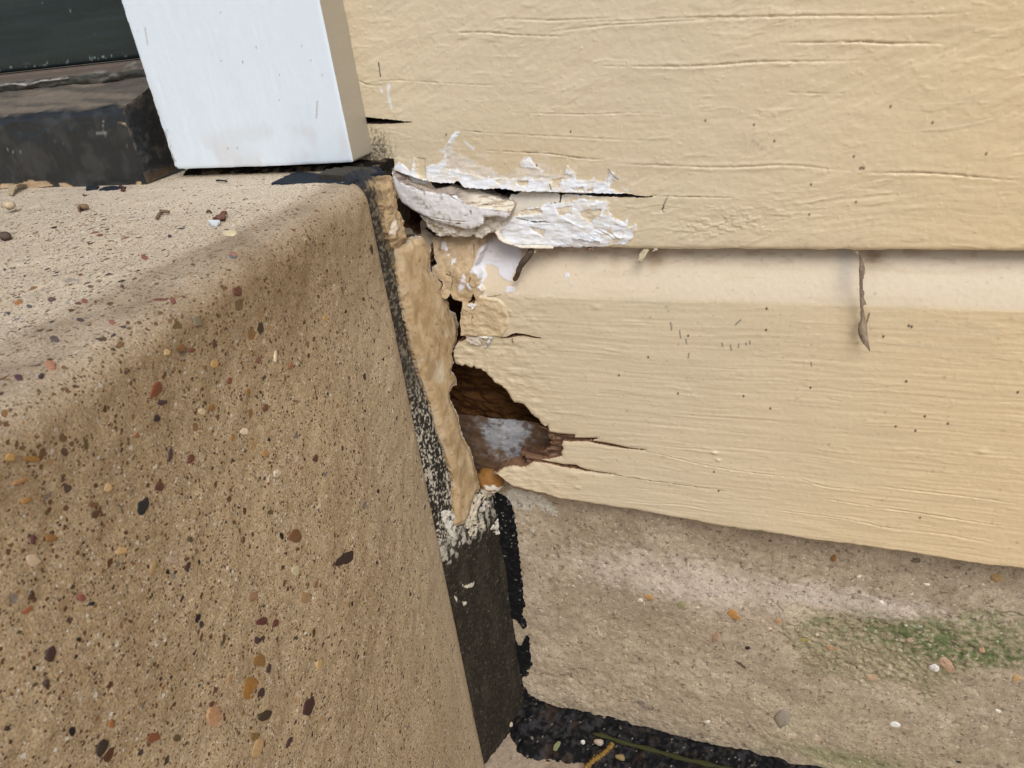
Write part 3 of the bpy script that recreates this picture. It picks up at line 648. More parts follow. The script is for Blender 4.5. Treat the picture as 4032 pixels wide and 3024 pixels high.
def lower_h(U, V, S):
    # rebated, hollow top edge under the board above
    t = np.clip((V+.0622)/.020, 0, 1.3)
    H = -.0080*(.50*t+.70*t*t-.20*t**3)
    face = sst(-V, .0605, .063)
    slope = .12*(U-.05)
    w = V+slope*.0+.0009*fbm(U, V, .06, .03, 3, 33)+.00022*fbm(U, V, .009, .003, 2, 34)+.010*np.exp(-np.maximum(U-.02, 0)/.03)*sst(-V, .1, .16)
    rid_ = .6*fbm(U*.035, w, .003, .0024, 2, seed=35)+.75*np.sin(w/.00045+2.2*fbm(U*.1, w, .004, .006, 2, seed=77))*sst(vn(U/.03, V/.005, 78), .25, .7)
    mid = sst(-V, .062, .08)*(1-sst(-V, .142, .158))
    fine = fbm(U*.09, w, .002, .0009, 2, seed=36)
    H += face*(.000065*rid_*mid*(.55+.6*sst(fbm(U, V, .03, .02, 2, seed=37), -.6, .6))+.000055*fine)
    H += .00018*fbm(U, V, .025, .012, 3, seed=38)*face+.000035*fbm(U, V, .0016, o=3, seed=39)+.00010*face*sst(fbm(U, V, .0016, .0012, 2, seed=57), 1.05, 1.3)
    lowz = sst(-V, .142, .152)
    H += lowz*.00006*fbm(U*.2, w, .004, .0018, 3, seed=40)
    H += .00010*face*sst(fbm(U*.3, w, .004, .002, 3, seed=72), .6, .95)
    # lumps near the left end
    lz = sst(-U, -WALL.at(2350, 1400)[0], -WALL.at(1950, 1400)[0]); H += face*lz*.00030*fbm(U, V, .005, .003, 4, seed=42)
    rl = sst(-U, -WALL.at(2050, 1400)[0], -WALL.at(1850, 1400)[0])*sst(-V, .085, .1); H += rl*.00020*np.sin(U/.00075+2*fbm(U, V, .004, .01, 2, seed=43))*sst(vn(U/.006, V/.006, 1), .3, .7)
    p = psdf(U, V, PUT)+.0003*fbm(U, V, .002, o=3, seed=44)
    k = sst(p, 0, .0010); H += k*(.0012+.0005*fbm(U, V, .0045, .004, 4, seed=45))
    k2 = sst(V, -.0622, -.050)*k; H += k2*.0035
    for P in BW: H += .00022*sst(psdf(U, V, P)+.00015*fbm(U, V, .001, o=3, seed=46), 0, .0002)
    H -= .0010*np.exp(-np.maximum(S, 0)/.00045)*(V < -.15)
    # edges of the rotten hole: paint thins and folds inwards
    hd = -psdf(U, V, hole, .003); H -= .0007*np.exp(-np.maximum(hd, 0)/.0005)*(hd < .0029)
    # board bottom warps outward at the left
    H += .0012*np.exp(-np.maximum(U-.035, 0)/.02)*sst(-V, .14, .16)
    c, _ = cracks(U, V, LCR)
    for z, s, r, a in (('R', '560,1060', .0012, .0007), ('R', '580,1100', .0011, .0006), ('R', '1990,1055', .0018, .0005), ('I', '1600,1030', .001, .0003), ('C', '1710,120', .0018, .0004), ('C', '1560,1545', .0016, .0005), ('C', '1520,1440', .003, .0005), ('R', '420,730', .0016, .0003)):
        q = pts(WALL, z, s)[0]; H += a*np.exp(-(((U-q[0])/r)**2+((V-q[1])/(r*.6))**2))
    return H+c
def lower_c(U, V, S, H):
    drt = sst(fbm(U*.4, V, .010, .0035, 4, seed=111), .35, .9)
    n = fbm(U, V, .002, .0015, 4, seed=101); n1 = fbm(U, V, .03, .02, 3, seed=102)
    col = mixc(BEIGE*np.array((.97, .975, .97)), BEIGE*np.array((.935, .95, .95)), sst(n1, -.6, .6))
    col = mixc(col, BEIGE*np.array((1.05, .97, .82)), sst(U, .10, .26)*.9)  # lens yellowing at the right painted in, as on the upper board
    top = sst(V, -.0622, -.060); col = mixc(col, np.array((.68, .585, .445)), top*.9)  # smooth top band painted paler for the sky light it catches
    pk = sst(psdf(U, V, PUT)+.0005*n, 0, .0016); col = mixc(col, mixc(CAULK*1.12, CAULK*np.array((.85, .84, .80)), sst(n, -.3, .8)), pk*.8)
    pr = sst(psdf(U, V, pts(WALL, 'I', '1030,895 1560,900 1640,1100 1600,1230 1510,1350 1000,1330')), 0, .001); col = mixc(col, BEIGE*np.array((.88, .84, .78)), pr*.75)
    ug, vg = WALL.at(1500+740/3.16, 900+290/3.16); k = np.exp(-(((U-ug)/.004)**2+((V-vg)/.0018)**2)); col = mixc(col, np.array((.10, .09, .03)), sst(k+.35*n-.25, 0, .5)*.8)
    ug, vg = WALL.at(1500+1300/3.16, 900+150/3.16); k = np.exp(-(((U-ug)/.006)**2+((V-vg)/.0022)**2)); col = mixc(col, np.array((.30, .19, .12)), sst(k+.3*n-.2, 0, .5)*.7)
    for P in BW: col = mixc(col, mixc(WH*np.array((.90, .89, .92)), WARMW, .4*sst(n, 0, .8)), sst(psdf(U, V, P)+.00025*fbm(U, V, .001, o=4, seed=103), 0, .00015)*.96)
    d, t = ldist(U, V, pts(WALL, 'H', '940,1340 1000,1400 1070,1480', -.004)); col = mixc(col, np.array((.72, .64, .55)), sst(-d, -.0009, -.0002)*.5)
    d, t = ldist(U, V, pts(WALL, 'I', '1650,790 1850,815 2150,810', -.001)); col = mixc(col, np.array((.74, .68, .60)), sst(-d, -.0014, -.0003)*.55*sst(n, -.3, .3))
    col = mixc(col, BEIGE*np.array((.86, .84, .80)), .30*drt)
    # browner mottled band just under the lap
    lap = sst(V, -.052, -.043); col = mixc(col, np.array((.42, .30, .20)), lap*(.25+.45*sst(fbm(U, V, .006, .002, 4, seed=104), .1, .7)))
    for x, r, a in ((2580, .0035, .75), (3440, .004, .8), (2420, .002, .4)):  # brown spots; the one right of the hanging strip is its painted shadow
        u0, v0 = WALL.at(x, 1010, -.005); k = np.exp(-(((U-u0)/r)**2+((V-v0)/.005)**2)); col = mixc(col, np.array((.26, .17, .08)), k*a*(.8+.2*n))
    u0, v0 = WALL.at(3330, 1040, -.005); k = np.exp(-(((U-u0)/.003)**2+((V-v0)/.008)**2)); col = mixc(col, np.array((.42, .39, .34)), k*.7)  # grey shadow of the hanging strip, painted on its left
    _, ck = cracks(U, V, [c for c in LCR if c[4] >= .0009]); col = mixc(col, np.array((.05, .035, .025)), ck*1.1)
    _, ck = cracks(U, V, [c for c in LCR if .0005 <= c[4] < .0009]); col = mixc(col, np.array((.12, .07, .04)), ck*.8)
    sp = specks(U, V, WALL, 'R', '207,550 50,648 365,745 858,824 1072,714 1682,866 1805,905 1583,680 1461,441 582,1265 557,1163 420,436 835,406 838,292 1612,389 1597,384 2178,737 1527,920 1657,1408 1632,943 715,758 1597,1620', .00045)
    col = mixc(col, np.array((.05, .035, .025)), sp*.9)
    for z, s in (('R', '325,365 330,385 332,405'), ('R', '374,408 377,430 380,448'), ('R', '408,455 410,480'), ('R', '424,530 420,555'), ('R', '600,475 603,495'), ('R', '645,487 650,515'), ('R', '690,482 688,500'), ('R', '1075,578 1077,600'), ('R', '747,465 750,480'), ('R', '672,378 700,352'), ('R', '727,475 729,487')):
        d, t = ldist(U, V, pts(WALL, z, s)); col = mixc(col, np.array((.10, .10, .11)), sst(-d, -.00045, -.0001)*.75)
    # rust/rot stain at the lip of the hole and bottom edge
    hd = -psdf(U, V, hole, .004); col = mixc(col, np.array((.34, .21, .12)), np.exp(-np.maximum(hd, 0)/.0004)*.5*(hd < .0038))
    col = mixc(col, WARMW, (np.exp(-np.maximum(-psdf(U, V, h1, .004), 0)/.0003))*.8*sst(n, .0, .4)*(-psdf(U, V, h1, .004) < .0038))
    return col
usL = axis(.001, 1.4, .001, .268, .00030); vsL = np.arange(-.1765, -.0280, .00030)
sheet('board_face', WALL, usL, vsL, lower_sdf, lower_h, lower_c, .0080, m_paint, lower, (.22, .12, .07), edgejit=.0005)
# second, recessed layer of brown rotted wood at the right side of the hole
RW = Frame((0, .0185, 0), (1, 0, 0), (0, 0, 1))
rot = pts(RW, 'C', '1240,1060 1310,1070 1340,1110 1420,1110 1560,1125 1640,1170 1800,1190 1900,1260 1560,1220 1470,1210 1460,1260 1460,1330 1500,1360 1700,1400 1750,1450 1500,1420 1300,1400 1120,1430 920,1450 880,1430 1000,1385 1060,1390 1110,1375 1150,1340 1140,1310 1100,1290 1095,1265 1180,1262 1270,1265 1300,1250 1335,1230 1330,1200 1345,1180 1325,1150 1310,1100')
def woodc(a, b, c=None):
    def f(U, V, S, H):
        k = fbm(U*.25, V+.1*U, .003, .0010, 4, seed=7); r = mixc(a, b, sst(k, -.4, .5))
        return r if c is None else mixc(r, c, sst(fbm(U, V, .004, .002, 4, seed=9), .2, .7))
    return f
patch('rotted_wood', RW, rot, .0003, .004, m_wood, lower, .0005, .0015, hf=lambda U, V, S: .0008*fbm(U*.3, V, .004, .0016, 4, seed=3)-.0008*np.exp(-np.maximum(S, 0)/.0006),
      cf=woodc((.17, .10, .062), (.07, .035, .022), (.24, .165, .115)), edgecol=(.10, .05, .03))
# chips of paint hanging below the putty
for i, (s, c, b) in enumerate((('1070,1335 1170,1345 1265,1340 1275,1390 1245,1435 1200,1440 1130,1410 1090,1380', (.60, .54, .47), .0012), ('1360,1350 1390,1358 1360,1420 1315,1460 1293,1440', (.50, .50, .47), .0016),
                               ('1085,930 1140,920 1210,930 1190,955 1150,1000 1140,960', (.75, .73, .72), .0018), ('1180,880 1240,870 1255,900 1240,930 1190,935 1170,915', (.48, .43, .42), -.0005), ('1210,1325 1310,1318 1420,1340 1360,1348 1230,1345', (.8, .77, .7), .0014))):
    patch('paint_chip', WALL, pts(WALL, 'I', s), .0002, .0009, m_white, lower, .0002, .0008, base=b, col=c, hf=lambda U, V, S: .0005*fbm(U, V, .002, o=3, seed=i), seed=20+i)

# ================================================================ WHAT IS INSIDE THE WALL
sheath = Frame((0, .044, 0), (1, 0, 0), (0, 0, 1))
o = sheet('wall_sheathing', sheath, axis(-.04, 1.5, -.04, .14, .0008), axis(-.165, 1.2, -.165, .02, .0008), None,
      lambda U, V, S: .0022*fbm(U, V+.5*U, .012, .006, 4, seed=55)+.0007*fbm(U*.25, V+.6*U, .002, .0009, 3, seed=59), woodc((.15, .066, .020), (.06, .024, .008)), .02, m_wood, None, (.05, .02, .01), True)
tag(o, 'dark brown rotten wood seen deep inside the hole above the grey metal', 'sheathing board')
fl = Frame((0, .0275, 0), (1, 0, 0), (0, 0, 1))
flp = pts(fl, 'C', '500,960 640,975 760,985 950,1008 1150,1030 1270,1045 1400,1060 1900,1150 1900,1540 1300,1530 1050,1450 900,1425 500,1425')
def flc(U, V, S, H):
    n = fbm(U, V, .007, .005, 4, seed=66)
    u0, v0 = fl.at(1500+1000/2.01, 1150+1130/2.01)
    k = np.exp(-(((U-u0)/.014)**2+((V-v0)/.014)**2))
    c = mixc((.12, .075, .045), (.30, .32, .35), sst(k*1.6+.55*n-.55, 0, .5))
    c = mixc(c, np.array((.46, .49, .53)), .6*sst(fbm(U, V, .003, o=4, seed=67), .0, .4)*k)
    vein = np.abs(fbm(U, V, .005, .004, 3, seed=69)); c = mixc(c, np.array((.07, .055, .045)), .6*(1-sst(vein, .0, .07)))
    return mixc(c, np.array((.09, .05, .03)), .7*sst(fbm(U, V, .004, .003, 4, seed=70), .3, .6))
o = patch('metal_flashing', fl, flp, .0004, .0006, m_metal, None, .0003, .003, hf=lambda U, V, S: .0008*fbm(U, V, .012, .008, 3, seed=68), cf=flc)
tag(o, 'grey galvanised metal sheet with brown stains inside the rotten hole', 'metal flashing')

# ================================================================ FOUNDATION WALL
fnd = empty('foundation_wall')
tag(fnd, 'weathered concrete foundation wall with a green algae patch below the siding', 'foundation wall')
GREEN = pts(FND, 'D', '780,660 1000,590 1250,585 1500,620 1650,560 1800,590 1850,560 2000,540 2212,600 2400,600 2400,930 1900,900 1780,1000 1700,1120 1640,1050 1400,960 1300,1030 1180,950 1000,930 880,780')
def f_h(U, V, S):
    H = .0010*fbm(U, V, .03, o=4, seed=71)+.00018*fbm(U, V, .004, o=4, seed=72)
    rough = sst(-V, .29, .33); H += rough*.0003*fbm(U, V, .004, .003, 4, seed=73)
    gd = psdf(U, V, GREEN, .01); H += .0005*sst(gd, -.002, .003)*fbm(U, V, .002, o=3, seed=74)
    H -= .0007*sst(fbm(U, V, .0022, o=2, seed=75), .95, 1.1)
    return H
def f_c(U, V, S, H):
    n = fbm(U, V, .012, o=4, seed=81); m = fbm(U, V, .003, .002, 4, seed=82)
    col = mixc((.41, .335, .242), (.50, .42, .312), sst(n, -.5, .5)); col = mixc(col, np.array((.33, .27, .19)), .6*sst(fbm(U, V, .03, .018, 4, seed=86), .05, .6))
    # chalky bloom high up
    u0, v0 = FND.at(2650, 2280); k = np.exp(-(((U-u0)/.06)**2+((V-v0-.0)/.020)**2))
    u1, v1 = FND.at(3300, 2360); k = np.maximum(k, np.exp(-(((U-u1)/.06)**2+((V-v1)/.010)**2)))
    col = mixc(col, np.array((.62, .55, .47)), sst(k*1.1+.35*m-.15, 0, .9)*.75)
    u0, v0 = FND.at(2500, 2400); k = np.exp(-(((U-u0)/.035)**2+((V-v0)/.02)**2)); col = mixc(col, np.array((.30, .235, .165)), sst(k+.4*n-.1, 0, .9)*.55)
    u0, v0 = FND.at(2120, 2350); k = np.exp(-(((U-u0)/.006)**2+((V-v0)/.03)**2)); col = mixc(col, np.array((.50, .42, .33)), k*.5)
    # soft shade right below the siding, painted into the concrete colour
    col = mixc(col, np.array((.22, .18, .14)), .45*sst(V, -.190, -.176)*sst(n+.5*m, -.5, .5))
    gd = psdf(U, V, GREEN, .02)+.004*fbm(U, V, .012, .006, 4, seed=83)
    g = sst(gd, -.004, .006); g = g*(.55+.45*sst(m+.6*n, -.8, .3))
    u2, v2 = FND.at(3650, 2520); gs = np.exp(-(((U-u2-.02)/.065)**2+((V-v2)/.016)**2))
    col = mixc(col, mixc((.25, .245, .13), (.12, .155, .06), sst(gs+.45*m+.2*n, .3, 1.0)), g*(.62+.36*gs)*sst(fbm(U, V, .0018, o=3, seed=87), -1.1, -.1))
    gl = sst(-V, .27, .33)*sst(U, .12, .2); col = mixc(col, np.array((.27, .27, .13)), gl*.35*sst(n, -.5, .5))
    col = mixc(col, np.array((.17, .18, .08)), .7*np.exp(-(((U-FND.at(3350, 2990)[0])/.03)**2+((V-FND.at(3350, 2990)[1])/.006)**2)))
    for z, s in (('E', '520,200 560,160 650,180 740,210 810,290 800,322 740,290 690,270 640,290 600,270 560,260 530,240'), ('E', '660,385 690,390 680,405'), ('E', '615,335 640,345 625,360')):
        col = mixc(col, np.array((.62, .60, .52)), sst(psdf(U, V, pts(FND, z, s))+.0012*fbm(U, V, .002, .0012, 4, seed=84), 0, .0006)*.85)
    d, t = ldist(U, V, pts(FND, 'D', '2080,600 2150,598 2212,615 2260,640')); col = mixc(col, np.array((.05, .05, .03)), sst(-d, -.0006, -.0002)*.7)
    col = mixc(col, np.array((.10, .07, .05)), sst(fbm(U, V, .0022, o=3, seed=85), .78, .86)*.6)
    u0, v0 = FND.at(2540, 2780); k = np.exp(-(((U-u0)/.006)**2+((V-v0)/.006)**2)); col = mixc(col, np.array((.14, .12, .11)), sst(k+.4*m-.4, 0, .4)*.7)
    return col
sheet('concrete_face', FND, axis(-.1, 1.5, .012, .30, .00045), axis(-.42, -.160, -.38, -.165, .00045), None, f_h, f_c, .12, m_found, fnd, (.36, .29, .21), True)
TARP = np.concatenate([pts(FND, 'E', '470,180 520,205 555,235 575,300 590,400 600,480 610,600 622,720 634,790 615,830 640,870 645,905 630,905 600,870 560,850 552,900 560,940 580,970 600,1010 622,1000 640,950 655,950 660,1040 668,1090 678,1098 640,1140 655,1155 625,1165 610,1190 640,1240 660,1270 700,1290 740,1310 800,1340'), pts(FND, 'K', '530,345 620,395 655,372 700,430 780,475 850,470 860,425 900,430 980,470 1060,500 1160,490 1250,530 1400,560 1560,595 1700,620 1800,635 1870,690 1960,700 2060,782 2200,850 2200,1100'), pts(FND, 'E', '400,2000 380,1700 430,400')])
TH = [pts(FND, 'E', '700,1310 740,1330 700,1350 690,1330'), pts(FND, 'K', '1160,500 1330,530 1180,525'), pts(FND, 'K', '1840,700 1920,760 1880,740')]
def tar_sdf(U, V):
    s = psdf(U, V, TARP)+.0007*fbm(U, V, .0022, .0018, 4, seed=91)
    for P in TH: s = np.minimum(s, -psdf(U, V, P)-.0003*fbm(U, V, .001, o=3, seed=92))
    return s
x0, y0 = TARP.min(0); x1, y1 = TARP.max(0)
def tar_c(U, V, S, H):
    m = fbm(U, V, .0016, o=4, seed=93)
    c = mixc((.008, .008, .009), (.018, .018, .020), sst(m, .2, .8)); lowk = sst(-V, .305, .33)
    c = mixc(c, np.array((.10, .075, .05)), lowk*sst(fbm(U, V, .005, .003, 4, seed=94), .05, .6)*.7)
    c = mixc(c, np.array((.45, .42, .36)), sst(fbm(U, V, .0022, .0015, 3, seed=95), .95, 1.05)*.6)
    return mixc(c, np.array((.38, .37, .33)), sst(fbm(U, V, .0012, .003, 3, seed=96), .75, .9)*sst(V, -.215, -.190)*.6)
sheet('tar_coating', FND, np.arange(.005, x1+.001, .00045), np.arange(-.40, y1+.001, .00045), tar_sdf, lambda U, V, S: .0014+.0010*fbm(U, V, .03, o=4, seed=71)+.0003*fbm(U, V, .003, o=4, seed=97), tar_c, .002, m_tar, fnd)
# stones showing in the foundation face
def pebble(fr, z, x, y, a, b, rot, col, parent, name='embedded_pebble', lift=.0006, seed=0, surf=None, label=None, pk=1.0):
    rng = random.Random(seed*13+5)
    ox, oy, k = ZM[z]; u0, v0 = fr.at(ox+x/k, oy+y/k)
    ring = []; n = 18; ph = [rng.random()*6.28 for _ in range(4)]; am = [.15*rng.random()+.03, .12*rng.random(), .09*rng.random(), .05*rng.random()]; jit = [1+.30*(rng.random()-.5) for _ in range(9)]
    for i in range(n):
        w = 2*math.pi*i/n; rr = (jit[i//2] if i % 2 == 0 else .5*(jit[i//2]+jit[(i//2+1) % 9]))*1.05-.05+am[0]*math.cos(2*w+ph[0])+am[1]*math.cos(3*w+ph[1])+am[2]*math.cos(5*w+ph[2])+am[3]*math.cos(7*w+ph[3])
        dx = a/k*rr*math.cos(w); dy = b/k*rr*math.sin(w); cr, sr = math.cos(rot), math.sin(rot)
        ring.append(fr.at(ox/1+x/k+dx*cr-dy*sr, oy+y/k+dx*sr+dy*cr))
    ring = np.array(ring); co = []; q = []; cen = ring.mean(0)
    R_ = [(1.0, -.0012), (1.0, .0), (.93, .4), (.7, .75), (.35, .95)]
    size = np.linalg.norm(ring.max(0)-ring.min(0))
    hh = lift
    for f, h in R_:
        for p in ring:
            w = cen+(p-cen)*f; z_ = -.0012 if h < 0 else h*hh
            s0 = surf(w[0], w[1]) if surf else 0
            co.append(fr.P(w[0], w[1], z_+s0+.00005*rng.random()))
    for r in range(len(R_)-1):
        for i in range(n): q.append((r*n+i, r*n+(i+1) % n, (r+1)*n+(i+1) % n, (r+1)*n+i))
    c0 = len(co); s0 = surf(cen[0], cen[1]) if surf else 0; co.append(fr.P(cen[0], cen[1], hh+s0)); t = [(4*n+i, 4*n+(i+1) % n, c0) for i in range(n)]
    # pixel y runs down: make the winding face outward
    cl = np.tile(np.array(col), (len(co), 1))*(1+.25*(np.array([rng.random() for _ in co])-.5))[:, None]
    return mk(name, co, [tuple(reversed(f)) for f in q], np.clip(cl, 0, 1), m_stone, parent, True, [tuple(reversed(f)) for f in t])
m_stone = vmat('stone_chip', .75, 1400, .18, 1300, .00008, .45)
def fsurf(u, v): return float(f_h(np.array([[u]]), np.array([[v]]), None)[0, 0])
for i, (x, y, a, b, r, c) in enumerate([(560, 605, 42, 22, .35, (.42, .22, .07)), (1130, 287, 16, 22, .3, (.25, .11, .03)), (1700, 902, 32, 24, .1, (.75, .73, .70)), (1775, 885, 66, 26, .85, (.45, .30, .20)), (1345, 967, 30, 20, .1, (.45, .32, .20)),
     (1900, 1046, 36, 26, .1, (.42, .35, .25)), (2170, 966, 28, 20, 0, (.48, .31, .15)), (1476, 1231, 34, 16, .3, (.75, .75, .70)), (840, 1195, 44, 46, 0, (.27, .235, .18)), (1972, 803, 18, 17, 0, (.42, .27, .16)), (2058, 398, 34, 26, -.5, (.36, .24, .11)),
     (85, 500, 32, 15, .4, (.45, .28, .12)), (265, 545, 26, 22, 0, (.30, .27, .15)), (1402, 527, 16, 9, .3, (.75, .72, .66)), (1272, 385, 13, 8, 0, (.72, .68, .58)), (1660, 436, 18, 9, .2, (.72, .68, .58)), (815, 637, 20, 13, .1, (.46, .27, .13)),
     (725, 640, 14, 9, 0, (.55, .42, .28)), (2065, 1163, 18, 10, .4, (.72, .70, .62)), (1115, 795, 28, 15, 0, (.36, .24, .12)), (1505, 810, 16, 14, 0, (.40, .36, .24)), (965, 748, 22, 10, 0, (.30, .24, .07)), (1565, 745, 18, 11, .2, (.50, .38, .27)), (1600, 300, 30, 14, .1, (.16, .12, .08)),
     (460, 735, 20, 30, .2, (.34, .22, .15)), (32, 518, 16, 12, 0, (.66, .6, .5)), (640, 800, 16, 12, .3, (.03, .02, .02)), (1840, 1440, 16, 6, 0, (.03, .02, .02)), (410, 1215, 16, 10, 0, (.6, .55, .48)), (1035, 715, 10, 8, 0, (.6, .55, .4)), (1980, 1250, 26, 16, .1, (.45, .36, .26)), (765, 685, 14, 12, 0, (.60, .48, .36)), (2110, 320, 10, 6, 0, (.05, .04, .03)), (600, 890, 40, 7, .6, (.12, .07, .05))]):
    pebble(FND, 'D', x, y, a, b, r, c, fnd, lift=.0004 if i != 8 else .0016, seed=i, surf=fsurf)

# ================================================================ DOORSTEP
step = empty('door_step')
tag(step, 'tan pebbled concrete door step with a rounded top edge, filling the lower left', 'concrete step')
RAD = .0084
def side_x(y): return .0140-.1*(y+.02)
def build_step():
    rr = RAD
    s_top = axis(-.75, 0, -.26, 0, .0011); s_top = s_top[s_top < -.0001]
    s_arc = np.linspace(0, 1, 15); s_side = -axis(-.36, 0, -.18, 0, .0011)[::-1]; s_side = s_side[s_side > .0001]
    ys = np.concatenate([axis(-.52, -.0145, -.235, -.0155, .0011, cmax=.02)])
    prof = []                                   # (dx from side, z, nx, nz)
    for s in s_top: prof.append((s-rr, -.004, 0, 1))
    for a in s_arc: w = a*math.pi/2; prof.append((-rr+rr*math.sin(w), -.004-rr+rr*math.cos(w), math.sin(w), math.cos(w)))
    for s in s_side: prof.append((0, -.004-rr-s, 1, 0))
    prof = np.array(prof); np_ = len(prof); ny = len(ys)
    Yg = np.repeat(ys[:, None], np_, 1); dx = np.repeat(prof[None, :, 0], ny, 0); Zg = np.repeat(prof[None, :, 1], ny, 0)
    # the arris gets softer towards the front
    soft = 1+.55*sst(-Yg, .03, .18)
    nx = prof[None, :, 2]; nz = prof[None, :, 3]
    a = np.arange(np_)[None, :]*np.ones((ny, 1))
    k = np.clip(prof[None, :, 0]+rr, 0, rr); 
    Xg = side_x(Yg)+dx
    prm = np.cumsum(np.concatenate([[0], np.hypot(np.diff(prof[:, 0]), np.diff(prof[:, 1]))]))[None, :]+0*Yg
    n = .0012*fbm(prm, Yg, .05, o=3, seed=5)+.00035*fbm(prm, Yg, .006, o=3, seed=6)+.00012*fbm(prm, Yg, .002, o=2, seed=7)
    n = n*sst(-Yg, .0135, .02)
    Xg = Xg+nx*n; Zg = Zg+nz*n
    # rounded end against the joint
    e = np.exp(-np.maximum(-.0145-Yg, 0)/.0018); Xg = Xg-nx*.0012*e
    co = np.stack([Xg, Yg, Zg], -1).reshape(-1, 3)
    idx = np.arange(ny*np_).reshape(ny, np_)
    q = np.stack([idx[:-1, :-1], idx[:-1, 1:], idx[1:, 1:], idx[1:, :-1]], -1).reshape(-1, 4)
    # front cap: fan of quads down to the ground
    c0 = len(co); cap = []
    for yy, row in ((ys[0], idx[0]), (ys[-1], idx[-1])):
        b = len(co)+len(cap)
        pp = co[row]; cap += [(p[0], p[1], -.364) for p in pp]
        qq = np.stack([row[:-1], np.arange(b, b+np_-1), np.arange(b+1, b+np_), row[1:]], 1)
        q = np.concatenate([q, qq if yy == ys[0] else qq[:, ::-1]])
    co = np.concatenate([co, np.array(cap)])
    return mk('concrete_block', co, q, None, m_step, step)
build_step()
box('step_back', (-.75, -.0144, -.36), (-.003, .06, -.00402), m_step, step)
